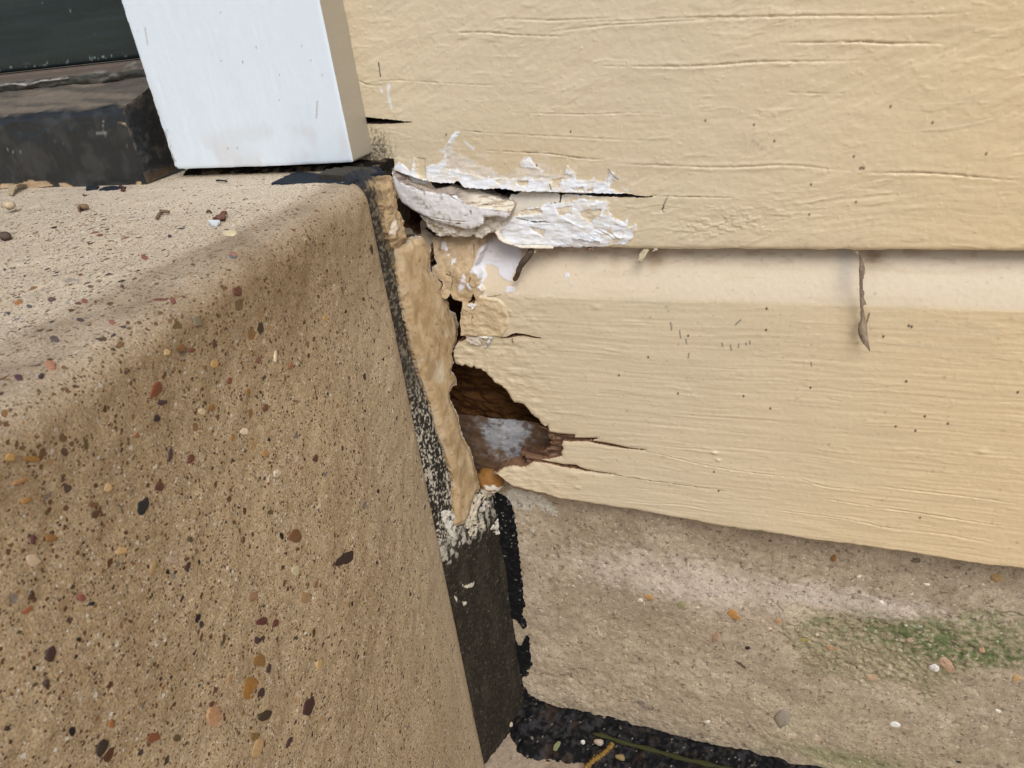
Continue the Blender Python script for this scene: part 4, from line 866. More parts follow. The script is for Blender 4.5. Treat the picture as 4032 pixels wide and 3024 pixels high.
PEB = [('P', 655, 230, 22, 42, .3, (.016, .017, .017)), ('P', 1592, 460, 55, 26, -.62, (.035, .018, .016)), ('P', 232, 902, 20, 34, .35, (.05, .022, .018)), ('P', 1418, 1140, 22, 46, .3, (.05, .018, .015)),
       ('P', 465, 1335, 18, 48, .45, (.035, .022, .014)), ('P', 1145, 1055, 32, 52, .45, (.30, .15, .035)), ('P', 1215, 1185, 32, 22, -.5, (.045, .03, .015)), ('P', 1352, 362, 24, 32, .2, (.16, .08, .03)),
       ('P', 1190, 930, 22, 30, .2, (.24, .13, .04)), ('P', 1202, 752, 26, 17, -.3, (.10, .03, .025)), ('P', 730, 132, 18, 20, .5, (.12, .045, .03)), ('P', 435, 262, 22, 14, -.5, (.08, .04, .02)), ('P', 232, 372, 20, 22, 0, (.26, .13, .04)),
       ('P', 425, 216, 20, 13, 0, (.16, .085, .035)), ('P', 150, 378, 12, 22, .2, (.10, .035, .03)), ('P', 140, 635, 14, 22, .2, (.07, .035, .02)), ('P', 120, 702, 32, 9, -.6, (.30, .11, .05)), ('P', 372, 644, 15, 17, 0, (.24, .08, .06)),
       ('P', 419, 672, 12, 10, -.5, (.02, .016, .016)), ('P', 1178, 838, 14, 16, 0, (.06, .03, .03)), ('P', 1197, 1078, 13, 20, .2, (.05, .025, .02)), ('P', 1230, 970, 9, 22, .3, (.06, .035, .025)), ('P', 1262, 758, 12, 18, .3, (.12, .04, .03)),
       ('P', 985, 1190, 30, 52, -.3, (.42, .24, .13)), ('P', 555, 428, 24, 18, -.5, (.50, .34, .16)), ('P', 1272, 74, 13, 17, 0, (.62, .55, .42)), ('P', 493, 140, 17, 22, .1, (.52, .36, .18)), ('P', 700, 1285, 28, 22, -.4, (.20, .07, .03)),
       ('P', 510, 1222, 13, 20, .3, (.28, .12, .04)), ('P', 1165, 1282, 22, 14, -.6, (.20, .12, .04)), ('P', 808, 1287, 18, 14, -.5, (.10, .07, .03)), ('P', 1325, 1305, 10, 26, .4, (.06, .03, .025)), ('P', 90, 110, 30, 10, -.5, (.34, .19, .08)),
       ('P', 1465, 948, 12, 26, .1, (.46, .32, .15)), ('P', 1052, 1015, 9, 22, .3, (.36, .22, .10)), ('P', 1355, 518, 17, 22, .2, (.50, .42, .27)), ('P', 790, 472, 30, 14, .2, (.42, .32, .24)), ('P', 150, 475, 34, 26, .1, (.52, .40, .28)), ('P', 1180, 1330, 22, 50, .35, (.44, .30, .15)),
       ('P', 700, 505, 12, 32, .45, (.36, .25, .12)), ('P', 870, 376, 12, 12, 0, (.09, .07, .03)), ('P', 1160, 636, 18, 24, .3, (.30, .18, .10)), ('P', 1400, 645, 26, 22, 0, (.33, .21, .11)), ('P', 212, 1035, 9, 20, .3, (.06, .035, .03)), ('P', 30, 1243, 12, 13, 0, (.04, .02, .02)),
       ('O', 905, 935, 27, 50, .35, (.17, .055, .025)), ('O', 940, 1012, 30, 14, -.45, (.06, .03, .035)), ('O', 908, 1100, 17, 24, -.1, (.03, .02, .02)), ('O', 1380, 362, 22, 26, 0, (.12, .045, .03)), ('O', 1052, 694, 26, 22, 0, (.19, .10, .035)), ('O', 1113, 706, 18, 13, -.5, (.16, .06, .03)),
       ('O', 1145, 540, 30, 26, .3, (.20, .17, .11)), ('O', 1245, 785, 22, 22, 0, (.44, .29, .11)), ('O', 1415, 1178, 24, 20, .2, (.66, .56, .40)), ('O', 1225, 1038, 20, 20, 0, (.25, .13, .04)), ('O', 1107, 1335, 18, 26, .4, (.13, .045, .03)), ('O', 985, 1320, 12, 36, .2, (.06, .03, .03)),
       ('O', 1170, 1065, 20, 18, 0, (.55, .44, .28)), ('O', 1540, 1305, 22, 20, 0, (.38, .23, .10)), ('O', 1540, 1042, 16, 20, 0, (.14, .06, .035)), ('O', 1685, 795, 10, 22, .1, (.30, .13, .06)), ('O', 1330, 885, 12, 20, .3, (.19, .07, .04)), ('O', 1435, 945, 10, 18, .1, (.27, .14, .04)),
       ('O', 1495, 765, 14, 22, .3, (.20, .09, .06)), ('O', 968, 718, 20, 18, .2, (.52, .38, .19)), ('O', 700, 672, 20, 15, .2, (.16, .09, .04)), ('O', 1240, 668, 12, 24, 0, (.10, .05, .03)), ('O', 790, 1200, 12, 16, .3, (.26, .10, .04)), ('O', 1345, 1215, 8, 22, 0, (.30, .15, .04)),
       ('O', 922, 1500, 22, 26, .4, (.09, .035, .025)), ('O', 1830, 1335, 14, 20, 0, (.09, .04, .02)), ('O', 1598, 740, 7, 32, .0, (.66, .57, .40)), ('O', 2115, 862, 8, 18, 0, (.05, .03, .03)), ('O', 1610, 1422, 16, 26, 0, (.46, .37, .27)), ('O', 835, 1600, 18, 40, .35, (.025, .02, .02)),
       ('O', 1890, 522, 16, 14, 0, (.40, .26, .11)), ('O', 185, 1337, 55, 15, .05, (.28, .15, .04)), ('O', 150, 1578, 36, 13, -.5, (.34, .18, .06)), ('O', 55, 1330, 26, 24, 0, (.42, .27, .10))]
def step_hit(px, py):
    r = R@np.array([(px-CX)/F, (py-CY)/F, 1.]); r /= np.linalg.norm(r); rr = RAD
    def D(p):
        a = (p[0]-side_x(p[1]))/1.005+rr; b = p[2]+.004+rr
        return math.hypot(max(a, 0), max(b, 0))+min(max(a, b), 0)-rr
    t = .1
    for _ in range(80): t += D(C+r*t)*.9
    p = C+r*t; e = 1e-5
    dx = p[0]-side_x(p[1]); a_ = dx+rr; b_ = p[2]+.004+rr          # the same surface relief as on the block
    if a_ < 0: prm = .75+a_
    elif b_ > 0: prm = .75+rr*math.atan2(a_, max(b_, 1e-9))
    else: prm = .75+rr*math.pi/2-b_
    P1 = np.array([prm]); Y1 = np.array([p[1]])
    nv = float((.0012*fbm(P1, Y1, .05, o=3, seed=5)+.00035*fbm(P1, Y1, .006, o=3, seed=6))[0])
    nn_ = np.array([D(p+np.eye(3)[i]*e)-D(p-np.eye(3)[i]*e) for i in range(3)]); nn_ /= np.linalg.norm(nn_)
    v = np.array((0, 0, 1.)) if abs(nn_[2]) < .7 else np.array((0, 1., 0)); u = np.cross(v, nn_); u /= np.linalg.norm(u)
    p = p+nn_*nv; u0_ = np.cross(nn_, u)
    return Frame(p, u, u0_)
def ssurf(u, v): return .00022
for i, (z, x, y, a, b, r, c) in enumerate(PEB):
    ox, oy, k = ZM[z]; f = step_hit(ox+x/k, oy+y/k)
    pebble(f, z, x, y, a, b, r, c, step, lift=.00010, seed=100+i, surf=ssurf)
TOPP = [('S', 775, 455, 42, 9, -.15, (.22, .10, .05)), ('S', 820, 472, 26, 7, -.1, (.15, .06, .035)), ('S', 1178, 648, 28, 13, .3, (.24, .09, .06)), ('S', 1308, 1000, 44, 11, 0, (.15, .055, .04)), ('S', 1410, 1005, 30, 17, .6, (.18, .07, .05)), ('S', 150, 1018, 32, 13, -.4, (.34, .16, .06)),
        ('S', 445, 1318, 34, 20, 0, (.11, .08, .07)), ('S', 420, 992, 34, 9, -.2, (.12, .07, .06)), ('S', 690, 1010, 30, 15, 0, (.22, .09, .06)), ('S', 660, 797, 20, 9, -.1, (.18, .07, .05)), ('S', 1386, 476, 16, 7, .1, (.06, .04, .06)), ('S', 1855, 458, 90, 20, -.12, (.62, .53, .34)),
        ('S', 655, 1160, 26, 7, 0, (.06, .05, .05)), ('S', 780, 1020, 10, 10, 0, (.12, .06, .04)), ('S', 70, 1110, 15, 8, 0, (.07, .06, .07)), ('S', 150, 1630, 30, 16, -.15, (.08, .035, .05)), ('S', 335, 1620, 24, 14, -.4, (.05, .03, .035)), ('S', 410, 1530, 46, 30, .2, (.35, .17, .10)),
        ('S', 915, 1180, 28, 18, .3, (.28, .12, .09)), ('S', 925, 1290, 20, 11, -.5, (.07, .05, .06)), ('S', 1010, 1222, 18, 9, 0, (.06, .05, .05)), ('S', 1905, 625, 30, 20, .4, (.30, .14, .10)), ('S', 1900, 645, 26, 12, .2, (.12, .12, .13)), ('S', 40, 752, 10, 6, 0, (.03, .03, .04)),
        ('S', 205, 810, 12, 8, 0, (.06, .05, .05)), ('S', 585, 840, 60, 8, 0, (.30, .27, .23)), ('S', 740, 890, 22, 7, 0, (.14, .08, .06)), ('S', 1000, 888, 15, 9, 0, (.10, .05, .04)), ('S', 240, 1050, 20, 6, 0, (.10, .09, .09)), ('S', 640, 1032, 24, 10, 0, (.13, .05, .04))]
for i, (z, x, y, a, b, r, c) in enumerate(TOPP):
    ox, oy, k = ZM[z]; pebble(step_hit(ox+x/k, oy+y/k), z, x, y, a, b, r, c, step, lift=.00015, seed=300+i, surf=ssurf)

# ================================================================ JOINT FILLER
jf = empty('joint_filler')
tag(jf, 'black and gritty filler strip standing in the joint between step and wall', 'joint filler')
def jf_h(U, V, S):
    H = .0006*fbm(U, V, .008, .02, 4, seed=11)+.00030*fbm(U, V, .0012, .0022, 4, seed=13)
    t = np.maximum(V+.010, 0); H -= t*t*75
    H -= .0012*np.exp(-np.maximum(U, 0)/.0012)
    return H
def jf_c(U, V, S, H):
    n = fbm(U, V, .0011, .0020, 4, seed=15); m = fbm(U, V, .0008, .0011, 3, seed=16); b = fbm(U, V, .004, .01, 3, seed=19)
    sand = mixc((.34, .25, .14), (.20, .15, .09), sst(n, -.3, .6))
    grit = mixc((.035, .03, .024), (.17, .145, .105), sst(m+.5*n, -.1, .8))
    # left black band, widening downward
    lim = np.interp(-V, [0, .02, .05, .09, .16], [.004, .0050, .0085, .013, .02])
    lk = sst(lim-U+.0022*n+.0015*b+.0008*m, -.0024, .0020)
    col = mixc(sand, grit, lk)
    col = mixc(col, np.array((.02, .025, .035)), sst(V+.0050+.0015*b, -.001, .0015)*.9*(1-sst(U+.002*b, .014, .019)))
    col = mixc(col, np.array((.30, .29, .31)), sst(U, .0225, .0245)*sst(-V, .035, .045))
    f2 = sst(-V, .075, .12)
    blk = mixc((.025, .022, .018), (.50, .46, .38), sst(fbm(U, V, .00065, .0012, 4, seed=17)+.35*fbm(U, V, .004, .012, 3, seed=58), .16, .42)*(.9-.0*f2))
    col = mixc(col, blk, f2)
    f3 = sst(-V, .178, .196)
    base = mixc((.020, .0165, .012), (.040, .033, .024), sst(m, -.2, .7))
    base = mixc(base, np.array((.085, .072, .052)), .22*sst(fbm(U, V, .006, .018, 4, seed=61), .1, .8)); base = mixc(base, np.array((.20, .17, .13)), sst(fbm(U, V, .0014, o=3, seed=62), .85, 1.0)*.5)
    wsm = np.maximum(1-sst(-V, .186, .206), .0)
    wht = sst(fbm(U, V, .0025, .004, 4, seed=18)-.25+.9*(wsm-.5), 0, .25)
    low = mixc(base, np.array((.55, .52, .44)), wht*wsm)
    for z, s in (('E', '292,668 310,685 335,672 366,668 360,690 330,695 305,700'), ('E', '300,775 328,768 320,790 305,792'), ('E', '260,740 275,745 270,775')):
        low = mixc(low, np.array((.62, .58, .48)), sst(psdf(U, V, pts(FIL, z, s))+.0006*n, 0, .0003))
    return mixc(col, low, f3)
JL = np.array([(.178, .0452), (.170, .0262), (.160, .0262), (.10, .0215), (.09, .024), (.083, .030), (.036, .026), (.030, .0122), (.016, .0116), (.011, .0112), (0, .0108)])[::-1]
def jf_sdf(U, V):
    lim = np.interp(-V, JL[:, 0], JL[:, 1])
    return np.minimum(np.minimum(lim+.0006*fbm(V, U, .004, o=3, seed=3)-U, U+.0035), -.0012+.0006*fbm(U, V*0, .004, o=3, seed=4)-V)
sheet('filler_face', FIL, np.arange(-.0040, .047, .0004), np.arange(-.372, .0005, .0004), jf_sdf, jf_h, jf_c, .015, m_rough, jf, (.05, .045, .035))
# old white paint smears on its lower part
for i, (s, c) in enumerate((('900,430 1000,400 1100,420 1240,440 1130,470 1000,510 900,620 850,700 825,880 860,960 960,960 1000,1090 960,1110 850,1090 830,1200 700,1240 640,1100 620,1000 690,850 740,650 790,480', (.60, .54, .42)),
                            ('1230,785 1325,830 1300,1000 1290,1190 1190,1190 1090,1110 1130,1060 1200,960 1210,860', (.68, .65, .56)), ('890,790 920,700 960,680 960,610 1010,560 1060,600 1050,670 1000,700 990,740 920,790', (.55, .50, .44)),
                            ('180,800 240,760 330,760 430,800 420,980 440,1100 470,1250 420,1330 330,1200 240,1050 200,950', (.62, .60, .53)), ('1455,960 1520,960 1545,1100 1510,1110', (.50, .50, .46)), ('790,500 830,470 870,480 850,510 800,530', (.7, .66, .55)))):
    patch('paint_smear', FIL, pts(FIL, 'J', s), .00028, .0016, m_white, jf, .0006, .0013, base=.0008, hf=lambda U, V, S: .0006*fbm(U, V, .0025, o=4, seed=i+3)-.0004*np.exp(-np.maximum(S, 0)/.0004),
          cf=lambda U, V, S, H, c=c, i=i: mixc(mixc(c, np.array(c)*.75, sst(fbm(U, V, .002, o=4, seed=i), 0, .7)), np.array((.06, .05, .045)), sst(fbm(U, V, .0016, o=3, seed=i+40), .5, .62)), seed=30+i)

# ================================================================ CAULK BEAD
CK = Frame(FIL.O+FIL.N*.0012, FIL.U, FIL.V)
ckp = np.concatenate([pts(CK, 'B', '400,748 430,735 470,722 500,700 530,690 558,682 585,700 605,750 618,800 622,850 612,885 640,920 668,945 700,985 690,1015 705,1050 742,1092 745,1140 780,1160 795,1230 790,1290 782,1340 760,1385 752,1410 762,1450 768,1480'),
                      pts(CK, 'C', '568,560 552,618 578,650 597,685 600,738 562,752 545,800 552,850 580,910 612,975 625,1060 648,1140 680,1200 705,1245 728,1300 738,1380 760,1420 775,1500'),
                      pts(CK, 'J', '905,300 880,400 800,450 770,560 735,650 700,830 640,960 600,1010 480,1050 430,1040 425,880 415,720 400,480 395,300 380,100'),
                      pts(CK, 'C', '545,1400 500,1250 470,1180 430,1060 410,960 385,870 345,760 320,690 290,600 268,510 240,420 215,300 190,200 170,50')])
ckp = np.concatenate([ckp, pts(CK, 'B', '470,1180 445,1080 430,1000 415,880 405,800')])
def ck_h(U, V, S):
    H = .0016*sst(S, 0, .0035)+.0005*fbm(U, V, .008, .012, 3, seed=23)+.00012*fbm(U, V, .0022, .004, 4, seed=24)
    H += .00012*np.sin((U-.1*V)/.0022)*sst(fbm(U, V, .03, .05, 2, seed=25), -.4, .6)
    c, _ = cracks(U, V, CKC); return H+c
CKC = [(CK, 'I', '520,930 540,1000 545,1040 610,1070 650,1180 690,1200 690,1330 730,1400 740,1560', .00025, .0004, .0001), (CK, 'I', '640,770 730,820 800,810', .0003, .0003, 0), (CK, 'I', '540,930 600,900 640,860', .0002, .0003, .0001)]
def ck_c(U, V, S, H):
    n = fbm(U, V, .003, .005, 4, seed=26)
    col = mixc(CAULK*.97, CAULK*np.array((1.10, 1.16, 1.28)), sst(n, .0, .8)*.8); col = mixc(col, CAULK*np.array((.80, .76, .70)), sst(-n, .0, .7)*.7)
    col = mixc(col, CAULK*np.array((.62, .58, .52)), .55*sst(fbm(U, V, .006, .010, 4, seed=53), .25, .8))
    right = sst(U-np.interp(-V, [0, .07, .16, .18], [.008, .014, .018, .018]), .002, .010)
    e = np.exp(-np.maximum(S, 0)/.00035); col = mixc(col, mixc((.70, .67, .60), (.10, .10, .11), sst(fbm(U, V, .001, o=3, seed=27), .35, .5)), e*right*sst(fbm(U, V, .003, o=2, seed=29), -.5, .1)*.95)
    u0, v0 = CK.at(1720, 1470); k = np.exp(-(((U-u0)/.0035)**2+((V-v0)/.005)**2)); col = mixc(col, np.array((.55, .48, .36)), sst(k+.3*n-.15, 0, .5)*.7)
    left = 1-sst(S, 0, .0022); col = mixc(col, np.array((.44, .39, .29)), left*(1-right)*.5*sst(n, -.3, .5))
    col = mixc(col, np.array((.20, .12, .05)), sst(fbm(U, V, .0018, o=3, seed=28), .82, .9)*.6)
    _, k = cracks(U, V, CKC); return mixc(col, np.array((.22, .15, .08)), k*.5)
x0, y0 = ckp.min(0)-.001; x1, y1 = ckp.max(0)+.001
o = sheet('caulk_bead', CK, np.arange(x0, x1, .00028), np.arange(y0, y1, .00028), lambda U, V: psdf(U, V, ckp)+.00028*fbm(U, V, .0012, .0016, 4, seed=21), ck_h, ck_c, .0028, m_caulk, None, None, True, .0003)
tag(o, 'torn tan caulk strip smeared down the joint, left of the rotten siding', 'caulk')
# knobbly mortar piece with old paint above the caulk
mp = pts(CK, 'G', '320,470 400,440 455,520 480,650 500,800 520,880 575,960 580,1050 600,1150 630,1230 560,1300 500,1330 440,1350 380,1180 330,900 300,600')
o = patch('mortar_lump', CK, mp, .00028, .004, m_rough, jf, .0004, .0014, base=.0008, hf=lambda U, V, S: .0011*sst(S, 0, .003)+.0006*fbm(U, V, .003, o=4, seed=31),
      cf=lambda U, V, S, H: mixc(mixc((.42, .31, .18), (.28, .20, .12), sst(fbm(U, V, .002, o=4, seed=32), -.2, .6)), np.array((.66, .58, .48)), sst(np.maximum(psdf(U, V, pts(CK, 'G', '440,960 480,1000 480,1130 440,1190 390,1160 410,1050')), psdf(U, V, pts(CK, 'G', '510,1110 560,1060 570,1110 530,1140')))+.0002*fbm(U, V, .001, o=3, seed=34), 0, .0003)*.9))
# orange pebble under the wall corner
def blob(name, cen, rad, mat, parent, colf, seed=0, amp=.12, nu=40, nv=26):
    co = []; cl = []
    for j in range(nv+1):
        th = math.pi*j/nv
        for i in range(nu):
            ph = 2*math.pi*i/nu; d = np.array((math.sin(th)*math.cos(ph), math.sin(th)*math.sin(ph), math.cos(th)))
            r = 1+amp*float(fbm(np.array([d[0]*1.3+seed]), np.array([d[2]*1.3+d[1]*.9]), .8, o=3, seed=seed)[0])
            co.append(np.array(cen)+d*np.array(rad)*r); cl.append(colf(d))
    q = [(j*nu+i, (j+1)*nu+i, (j+1)*nu+(i+1) % nu, j*nu+(i+1) % nu) for j in range(nv) for i in range(nu)]
    return mk(name, co, q, np.array(cl), mat, parent)
pb = FND.at(1925, 1893, .004)
def pebc(d):
    k = float(fbm(np.array([d[0]*2.]), np.array([d[2]*2.]), .9, o=3, seed=4)[0])
    return np.array((.72, .68, .60)) if (-d[2]*1.1+k*.8-.0) > .15 else np.array((.27, .125, .028))
o = blob('pebble', (pb[0]+.0004, .0262, pb[1]), (.0080, .0060, .0072), m_stone, None, pebc, 3, .1)
tag(o, 'small orange pebble smeared with white paint below the torn caulk end', 'pebble')

# ================================================================ DOOR CASING
def tr_c(U, V, S, H):
    c = np.tile(np.array((.71, .80, .88)), U.shape+(1,))
    n = fbm(U, V, .01, .02, 4, seed=41)
    u0, v0 = TRIM.at(1060, 575); d = np.hypot((U-u0)/.045, (V-v0+.0)/.010); k = np.exp(-(d-.6)**2/.12)*sst(-V, -.03, -.002)
    c = mixc(c, np.array((.60, .55, .54)), k*.5*sst(n, -.5, .4)); c = mixc(c, np.array((.67, .76, .84)), .4*sst(n, .1, .9))
    sp = specks(U, V, TRIM, 'A', '912,708 1205,330 1320,338 1520,408 1518,545 1240,808 1292,806 1395,258 1755,408 750,170 1200,70 1640,250 1690,330', .00028); c = mixc(c, np.array((.25, .24, .24)), sp*.8)
    for s in ('1727,550 1725,600 1722,640', '788,150 796,200 802,240'):
        d, t = ldist(U, V, pts(TRIM, 'A', s)); c = mixc(c, np.array((.40, .34, .32)), sst(-d, -.0005, -.0001)*.7)
    e = np.exp(-np.maximum(U+.0895, 0)/.0008); c = mixc(c, np.array((.20, .14, .10)), e*sst(-V, -.035, -.005)*sst(fbm(U, V, .002, o=3, seed=42), 0, .4)*.7)
    return c
trp = np.array([(-.0905, .4), (-.0903, .0016), (-.0897, .0006), (-.0885, .0001), (-.04, -.0001), (-.0006, .0001), (0, .0006), (0, .4)])
o = sheet('door_casing', TRIM, axis(-.0915, .001, -.0915, .001, .0005), axis(-.001, .4, -.001, .075, .0005), lambda U, V: psdf(U, V, trp)+.00005*fbm(U, V, .004, o=3, seed=43),
      lambda U, V, S: .00005*fbm(U*3, V, .01, .03, 3, seed=44)+.00002*fbm(U, V, .0015, o=3, seed=45)-.0004*np.exp(-np.maximum(S, 0)/.0004), tr_c, .0155, m_trim, None, (.41, .372, .30), True, edgevar=.02)
tag(o, 'flat white door casing board with a beige edge, ending just above the step', 'door casing')

# ================================================================ THRESHOLD
thr = empty('door_threshold')
tag(thr, 'worn black wooden door threshold with dusty taupe top and chipped bottom edge', 'threshold')
prof = np.array([(-.0088, -.0041), (-.0090, .000), (-.0092, .010), (-.0092, .020), (-.0090, .0245), (-.0080, .0272), (-.0055, .0284), (.000, .0298), (.010, .0330), (.018, .0356), (.0225, .0372)])
pr = smoothline(prof, 90)
xs = axis(-.9, -.1, -.26, -.1, .0009)
Xg, Tg = np.meshgrid(xs, np.linspace(0, 1, 90)); Yg = np.repeat(pr[:, 0][:, None], len(xs), 1); Zg = np.repeat(pr[:, 1][:, None], len(xs), 1)
nn = .0005*fbm(Xg, Tg*.06, .02, .01, 4, seed=51)+.0002*fbm(Xg, Tg*.06, .004, .003, 3, seed=52); topk = sst(Zg, .025, .028); fe = sst(-.1-Xg, .0, .008); nn = nn*fe
Yt = Yg+nn*(1-topk)+.002*topk*0; Zt = Zg+(nn+.0005*fe*fbm(Xg+.3*Yg, Yg, .02, .004, 3, seed=53))*topk
Zt = Zt-.0006*sst(.0035-Zg-.004, .0, .004)*0
dust = fbm(Xg*.25, Yg+.16*Xg, .010, .0045, 5, seed=54)
tcol = mixc((.015, .018, .02), (.035, .036, .036), sst(fbm(Xg, Zg, .006, o=4, seed=55), -.2, .7))
taupe = mixc((.19, .158, .125), (.115, .10, .085), sst(dust, -.1, .7))
tcol = mixc(tcol, taupe, sst(Zg+.0006*fbm(Xg, Zg, .01, o=3, seed=56)+.0005*(dust), .0277, .0290)*.95)
tcol = mixc(tcol, np.array((.30, .29, .28)), sst(fbm(Xg, Zg, .0012, .002, o=3, seed=57), 1.15, 1.25)*.3*(1-topk))
for s in ('0,1265 60,1262 130,1275 200,1255 270,1235 330,1245 410,1240 440,1270 470,1292 300,1310 0,1310', '510,1265 580,1262 630,1288 640,1300 515,1300', '1180,1245 1225,1250 1228,1290 1180,1290', '1025,735 1090,730 1115,740 1100,760 1060,745'):
    tcol = mixc(tcol, np.array((.50, .36, .23)), sst(psdf(Xg, Zg, pts(THR, 'T', s))+.0002*fbm(Xg, Zg, .001, o=3, seed=58), 0, .0003)*(Yg < -.004))
for s in ('905,720 903,780 920,855', '840,830 930,820 960,805', '60,965 120,995', '150,970 190,990'):
    d, t = ldist(Xg, Zg, pts(THR, 'T', s)); tcol = mixc(tcol, np.array((.30, .32, .30)), sst(-d, -.0004, -.0000)*.6*(Yg < -.004))
co = np.stack([Xg, Yt, Zt], -1).reshape(-1, 3); idx = np.arange(len(co)).reshape(Xg.shape)
q = np.stack([idx[:-1, :-1], idx[:-1, 1:], idx[1:, 1:], idx[1:, :-1]], -1).reshape(-1, 4)
mk('sill_board', co, q, tcol.reshape(-1, 3), m_dark, thr)
endp = np.array([(p[0]+.0001, p[1]) for p in pr[::6]]+[(.0225, -.002), (.012, -.0018), (.004, -.003)])
def end_c(U, V, S, H):
    n = fbm(U, V, .003, o=4, seed=61); c = mixc((.018, .020, .022), (.05, .048, .045), sst(n, -.1, .8))
    e = np.exp(-np.maximum(S, 0)/.0006); c = mixc(c, np.array((.20, .13, .08)), e*.5*sst(n, -.2, .5))
    k = np.maximum(sst(-V, -.0025, .002), sst(U, .006, .010)*.6); return mixc(c, mixc((.10, .065, .038), (.05, .035, .025), sst(n, 0, .7)), sst(k+.6*n-.35, .1, .6)*.8)
def rawend(U, V): return psdf(U, V, endp)+.00005*fbm(U, V, .001, o=3, seed=62)
sheet('end_block', THE, np.arange(-.0105, .0235, .0003), np.arange(-.005, .0385, .0003), rawend, lambda U, V, S: .0004+.00018*fbm(U, V, .003, o=4, seed=63)-.0003*np.exp(-np.maximum(S, 0)/.0004), end_c, .0005, m_dark, thr, (.03, .028, .025))

# ================================================================ DOOR
door = empty('door')
tag(door, 'dark green painted door bottom in the upper left corner behind the threshold', 'door')
def dr_c(U, V, S, H):
    c = mixc((.013, .023, .022), (.019, .030, .028), sst(fbm(U*.4, V, .02, .004, 3, seed=71), -.4, .6))
    c = mixc(c, np.array((.006, .010, .014)), np.exp(-np.maximum(V-.0436, 0)/.0018)*.6)
    sp = sst(fbm(U, V, .0016, o=2, seed=72), 1.3, 1.36); return mixc(c, np.array((.35, .42, .42)), np.maximum(sp*.5, sst(fbm(U, V, .0022, .0009, 3, seed=73), .62, .75)*np.exp(-((V-.0458)/.0007)**2)*.7))
sheet('door_panel', DOOR, axis(-.95, -.05, -.25, -.05, .0008), axis(.0436, 1.0, .0436, .085, .0008), None, lambda U, V, S: .0001*fbm(U*.3, V, .01, .002, 3, seed=74)-.0012*np.exp(-np.maximum(V-.0436, 0)/.0008), dr_c, .035, m_dark, door, (.01, .01, .01), True)
sw = empty('weather_strip')
tag(sw, 'crusty paint covered weather strip lying between the green door and the threshold', 'weather strip')
WS = Frame((0, .0215, 0), (1, 0, 0), (0, 0, 1))
wlump = pts(WS, 'T', '-100,400 0,395 40,400 100,385 180,375 250,375 300,395 350,370 420,345 520,340 640,330 640,350 560,365 440,375 340,400 280,420 180,400 60,420 -100,425')
def ws_h(U, V, S):
    t = (V-.0350)/.0072; H = .0030*np.sqrt(np.clip(1-(2*np.clip(t, 0, 1)-1)**2, 0, 1))-.004*sst(V, .0398, .0425)
    return H+.0007*fbm(U, V, .008, .003, 4, seed=81)*(V < .04)+.0012*sst(psdf(U, V, wlump), -.0003, .0008)
def ws_c(U, V, S, H):
    n = fbm(U*.6, V, .004, .0015, 4, seed=82)
    c = mixc((.05, .05, .042), (.13, .12, .10), sst(n, -.3, .6)); c = mixc(c, np.array((.13, .10, .08)), sst(V, .0396, .0405))
    c = mixc(c, np.array((.012, .010, .010)), sst(-V, -.0372, -.0360)*.9)
    return mixc(c, mixc((.42, .40, .36), (.20, .19, .17), sst(n, -.2, .6)), np.maximum(sst(psdf(U, V, wlump)+.0005*n, 0, .0005), sst(n, .5, .7)*sst(U, -.16, -.13)))
sheet('strip_body', WS, axis(-.95, -.088, -.26, -.088, .0006), np.arange(.0345, .0435, .00035), None, ws_h, ws_c, .012, m_dark, sw, (.02, .02, .02))
# dark packing under the casing
m_gap = plain('shell_opening_shade', (.02, .017, .014), .9, 900, .5)  # near-black colour standing in for the shaded inside of the snail shells
def grime_c(U, V, S, H): return mixc((.012, .010, .009), (.10, .075, .05), sst(fbm(U, V, .003, o=4, seed=91), .1, .7))
o = sheet('grime_line', TOP, np.arange(-.0925, .0100, .0005), np.arange(.0045, .0180, .0005), lambda U, V: V-.0052-.0015*fbm(U, V*0, .004, o=4, seed=92), lambda U, V, S: .0006+.0009*sst(S, 0, .002)+.0006*fbm(U, V, .003, o=4, seed=93), grime_c, .003, m_debris, None)
tag(o, 'dark grime line packed under the bottom of the white casing', 'grime')
for z, s, nm in (('A', '1475,1007 1560,965 1620,940 1700,950 1780,955 1850,948 1920,915 1960,905 2060,915 2095,945 2060,955 1990,965 1950,985 1900,1010 1820,1012 1720,1010 1640,1014 1560,1008', 'tar_smear'), ('T', '850,1355 890,1310 1000,1300 1090,1310 1080,1320 1000,1345 930,1350', 'tar_smear'), ('T', '740,1345 760,1300 850,1300 860,1320', 'tar_smear')):
    patch(nm, TOP, pts(TOP, z, s), .0004, .001, m_tar, step, .0008, .0025, base=.0006, hf=lambda U, V, S: .0003*sst(S, 0, .001), col=(.022, .027, .036), seed=61)

# ================================================================ SMALL LOOSE THINGS
def at3(fr, z, x, y, lift=0):
    ox, oy, k = ZM[z]; u, v = fr.at(ox+x/k, oy+y/k, lift); return fr.P(u, v, lift)
# twig leaning under the lap
a = at3(WALL, 'I', 1890, 235, -.001); b = at3(WALL, 'I', 1668, 620, .0005)
L = [a+(b-a)*t+np.array((0, -.0016*math.sin(math.pi*t)-.001, 0))+np.array((.0004*math.sin(9*t), 0, 0)) for t in np.linspace(0, 1, 14)]
o = tube('twig', L, [.00125, .0013, .0014, .0013, .0012, .00125, .0012, .0011, .00115, .0012, .0011, .0011, .0011, .0010], m_leaf, None, 12, .16, 3, col=(.085, .062, .045))
tag(o, 'short dark brown twig stuck under the lap beside white paint', 'twig')
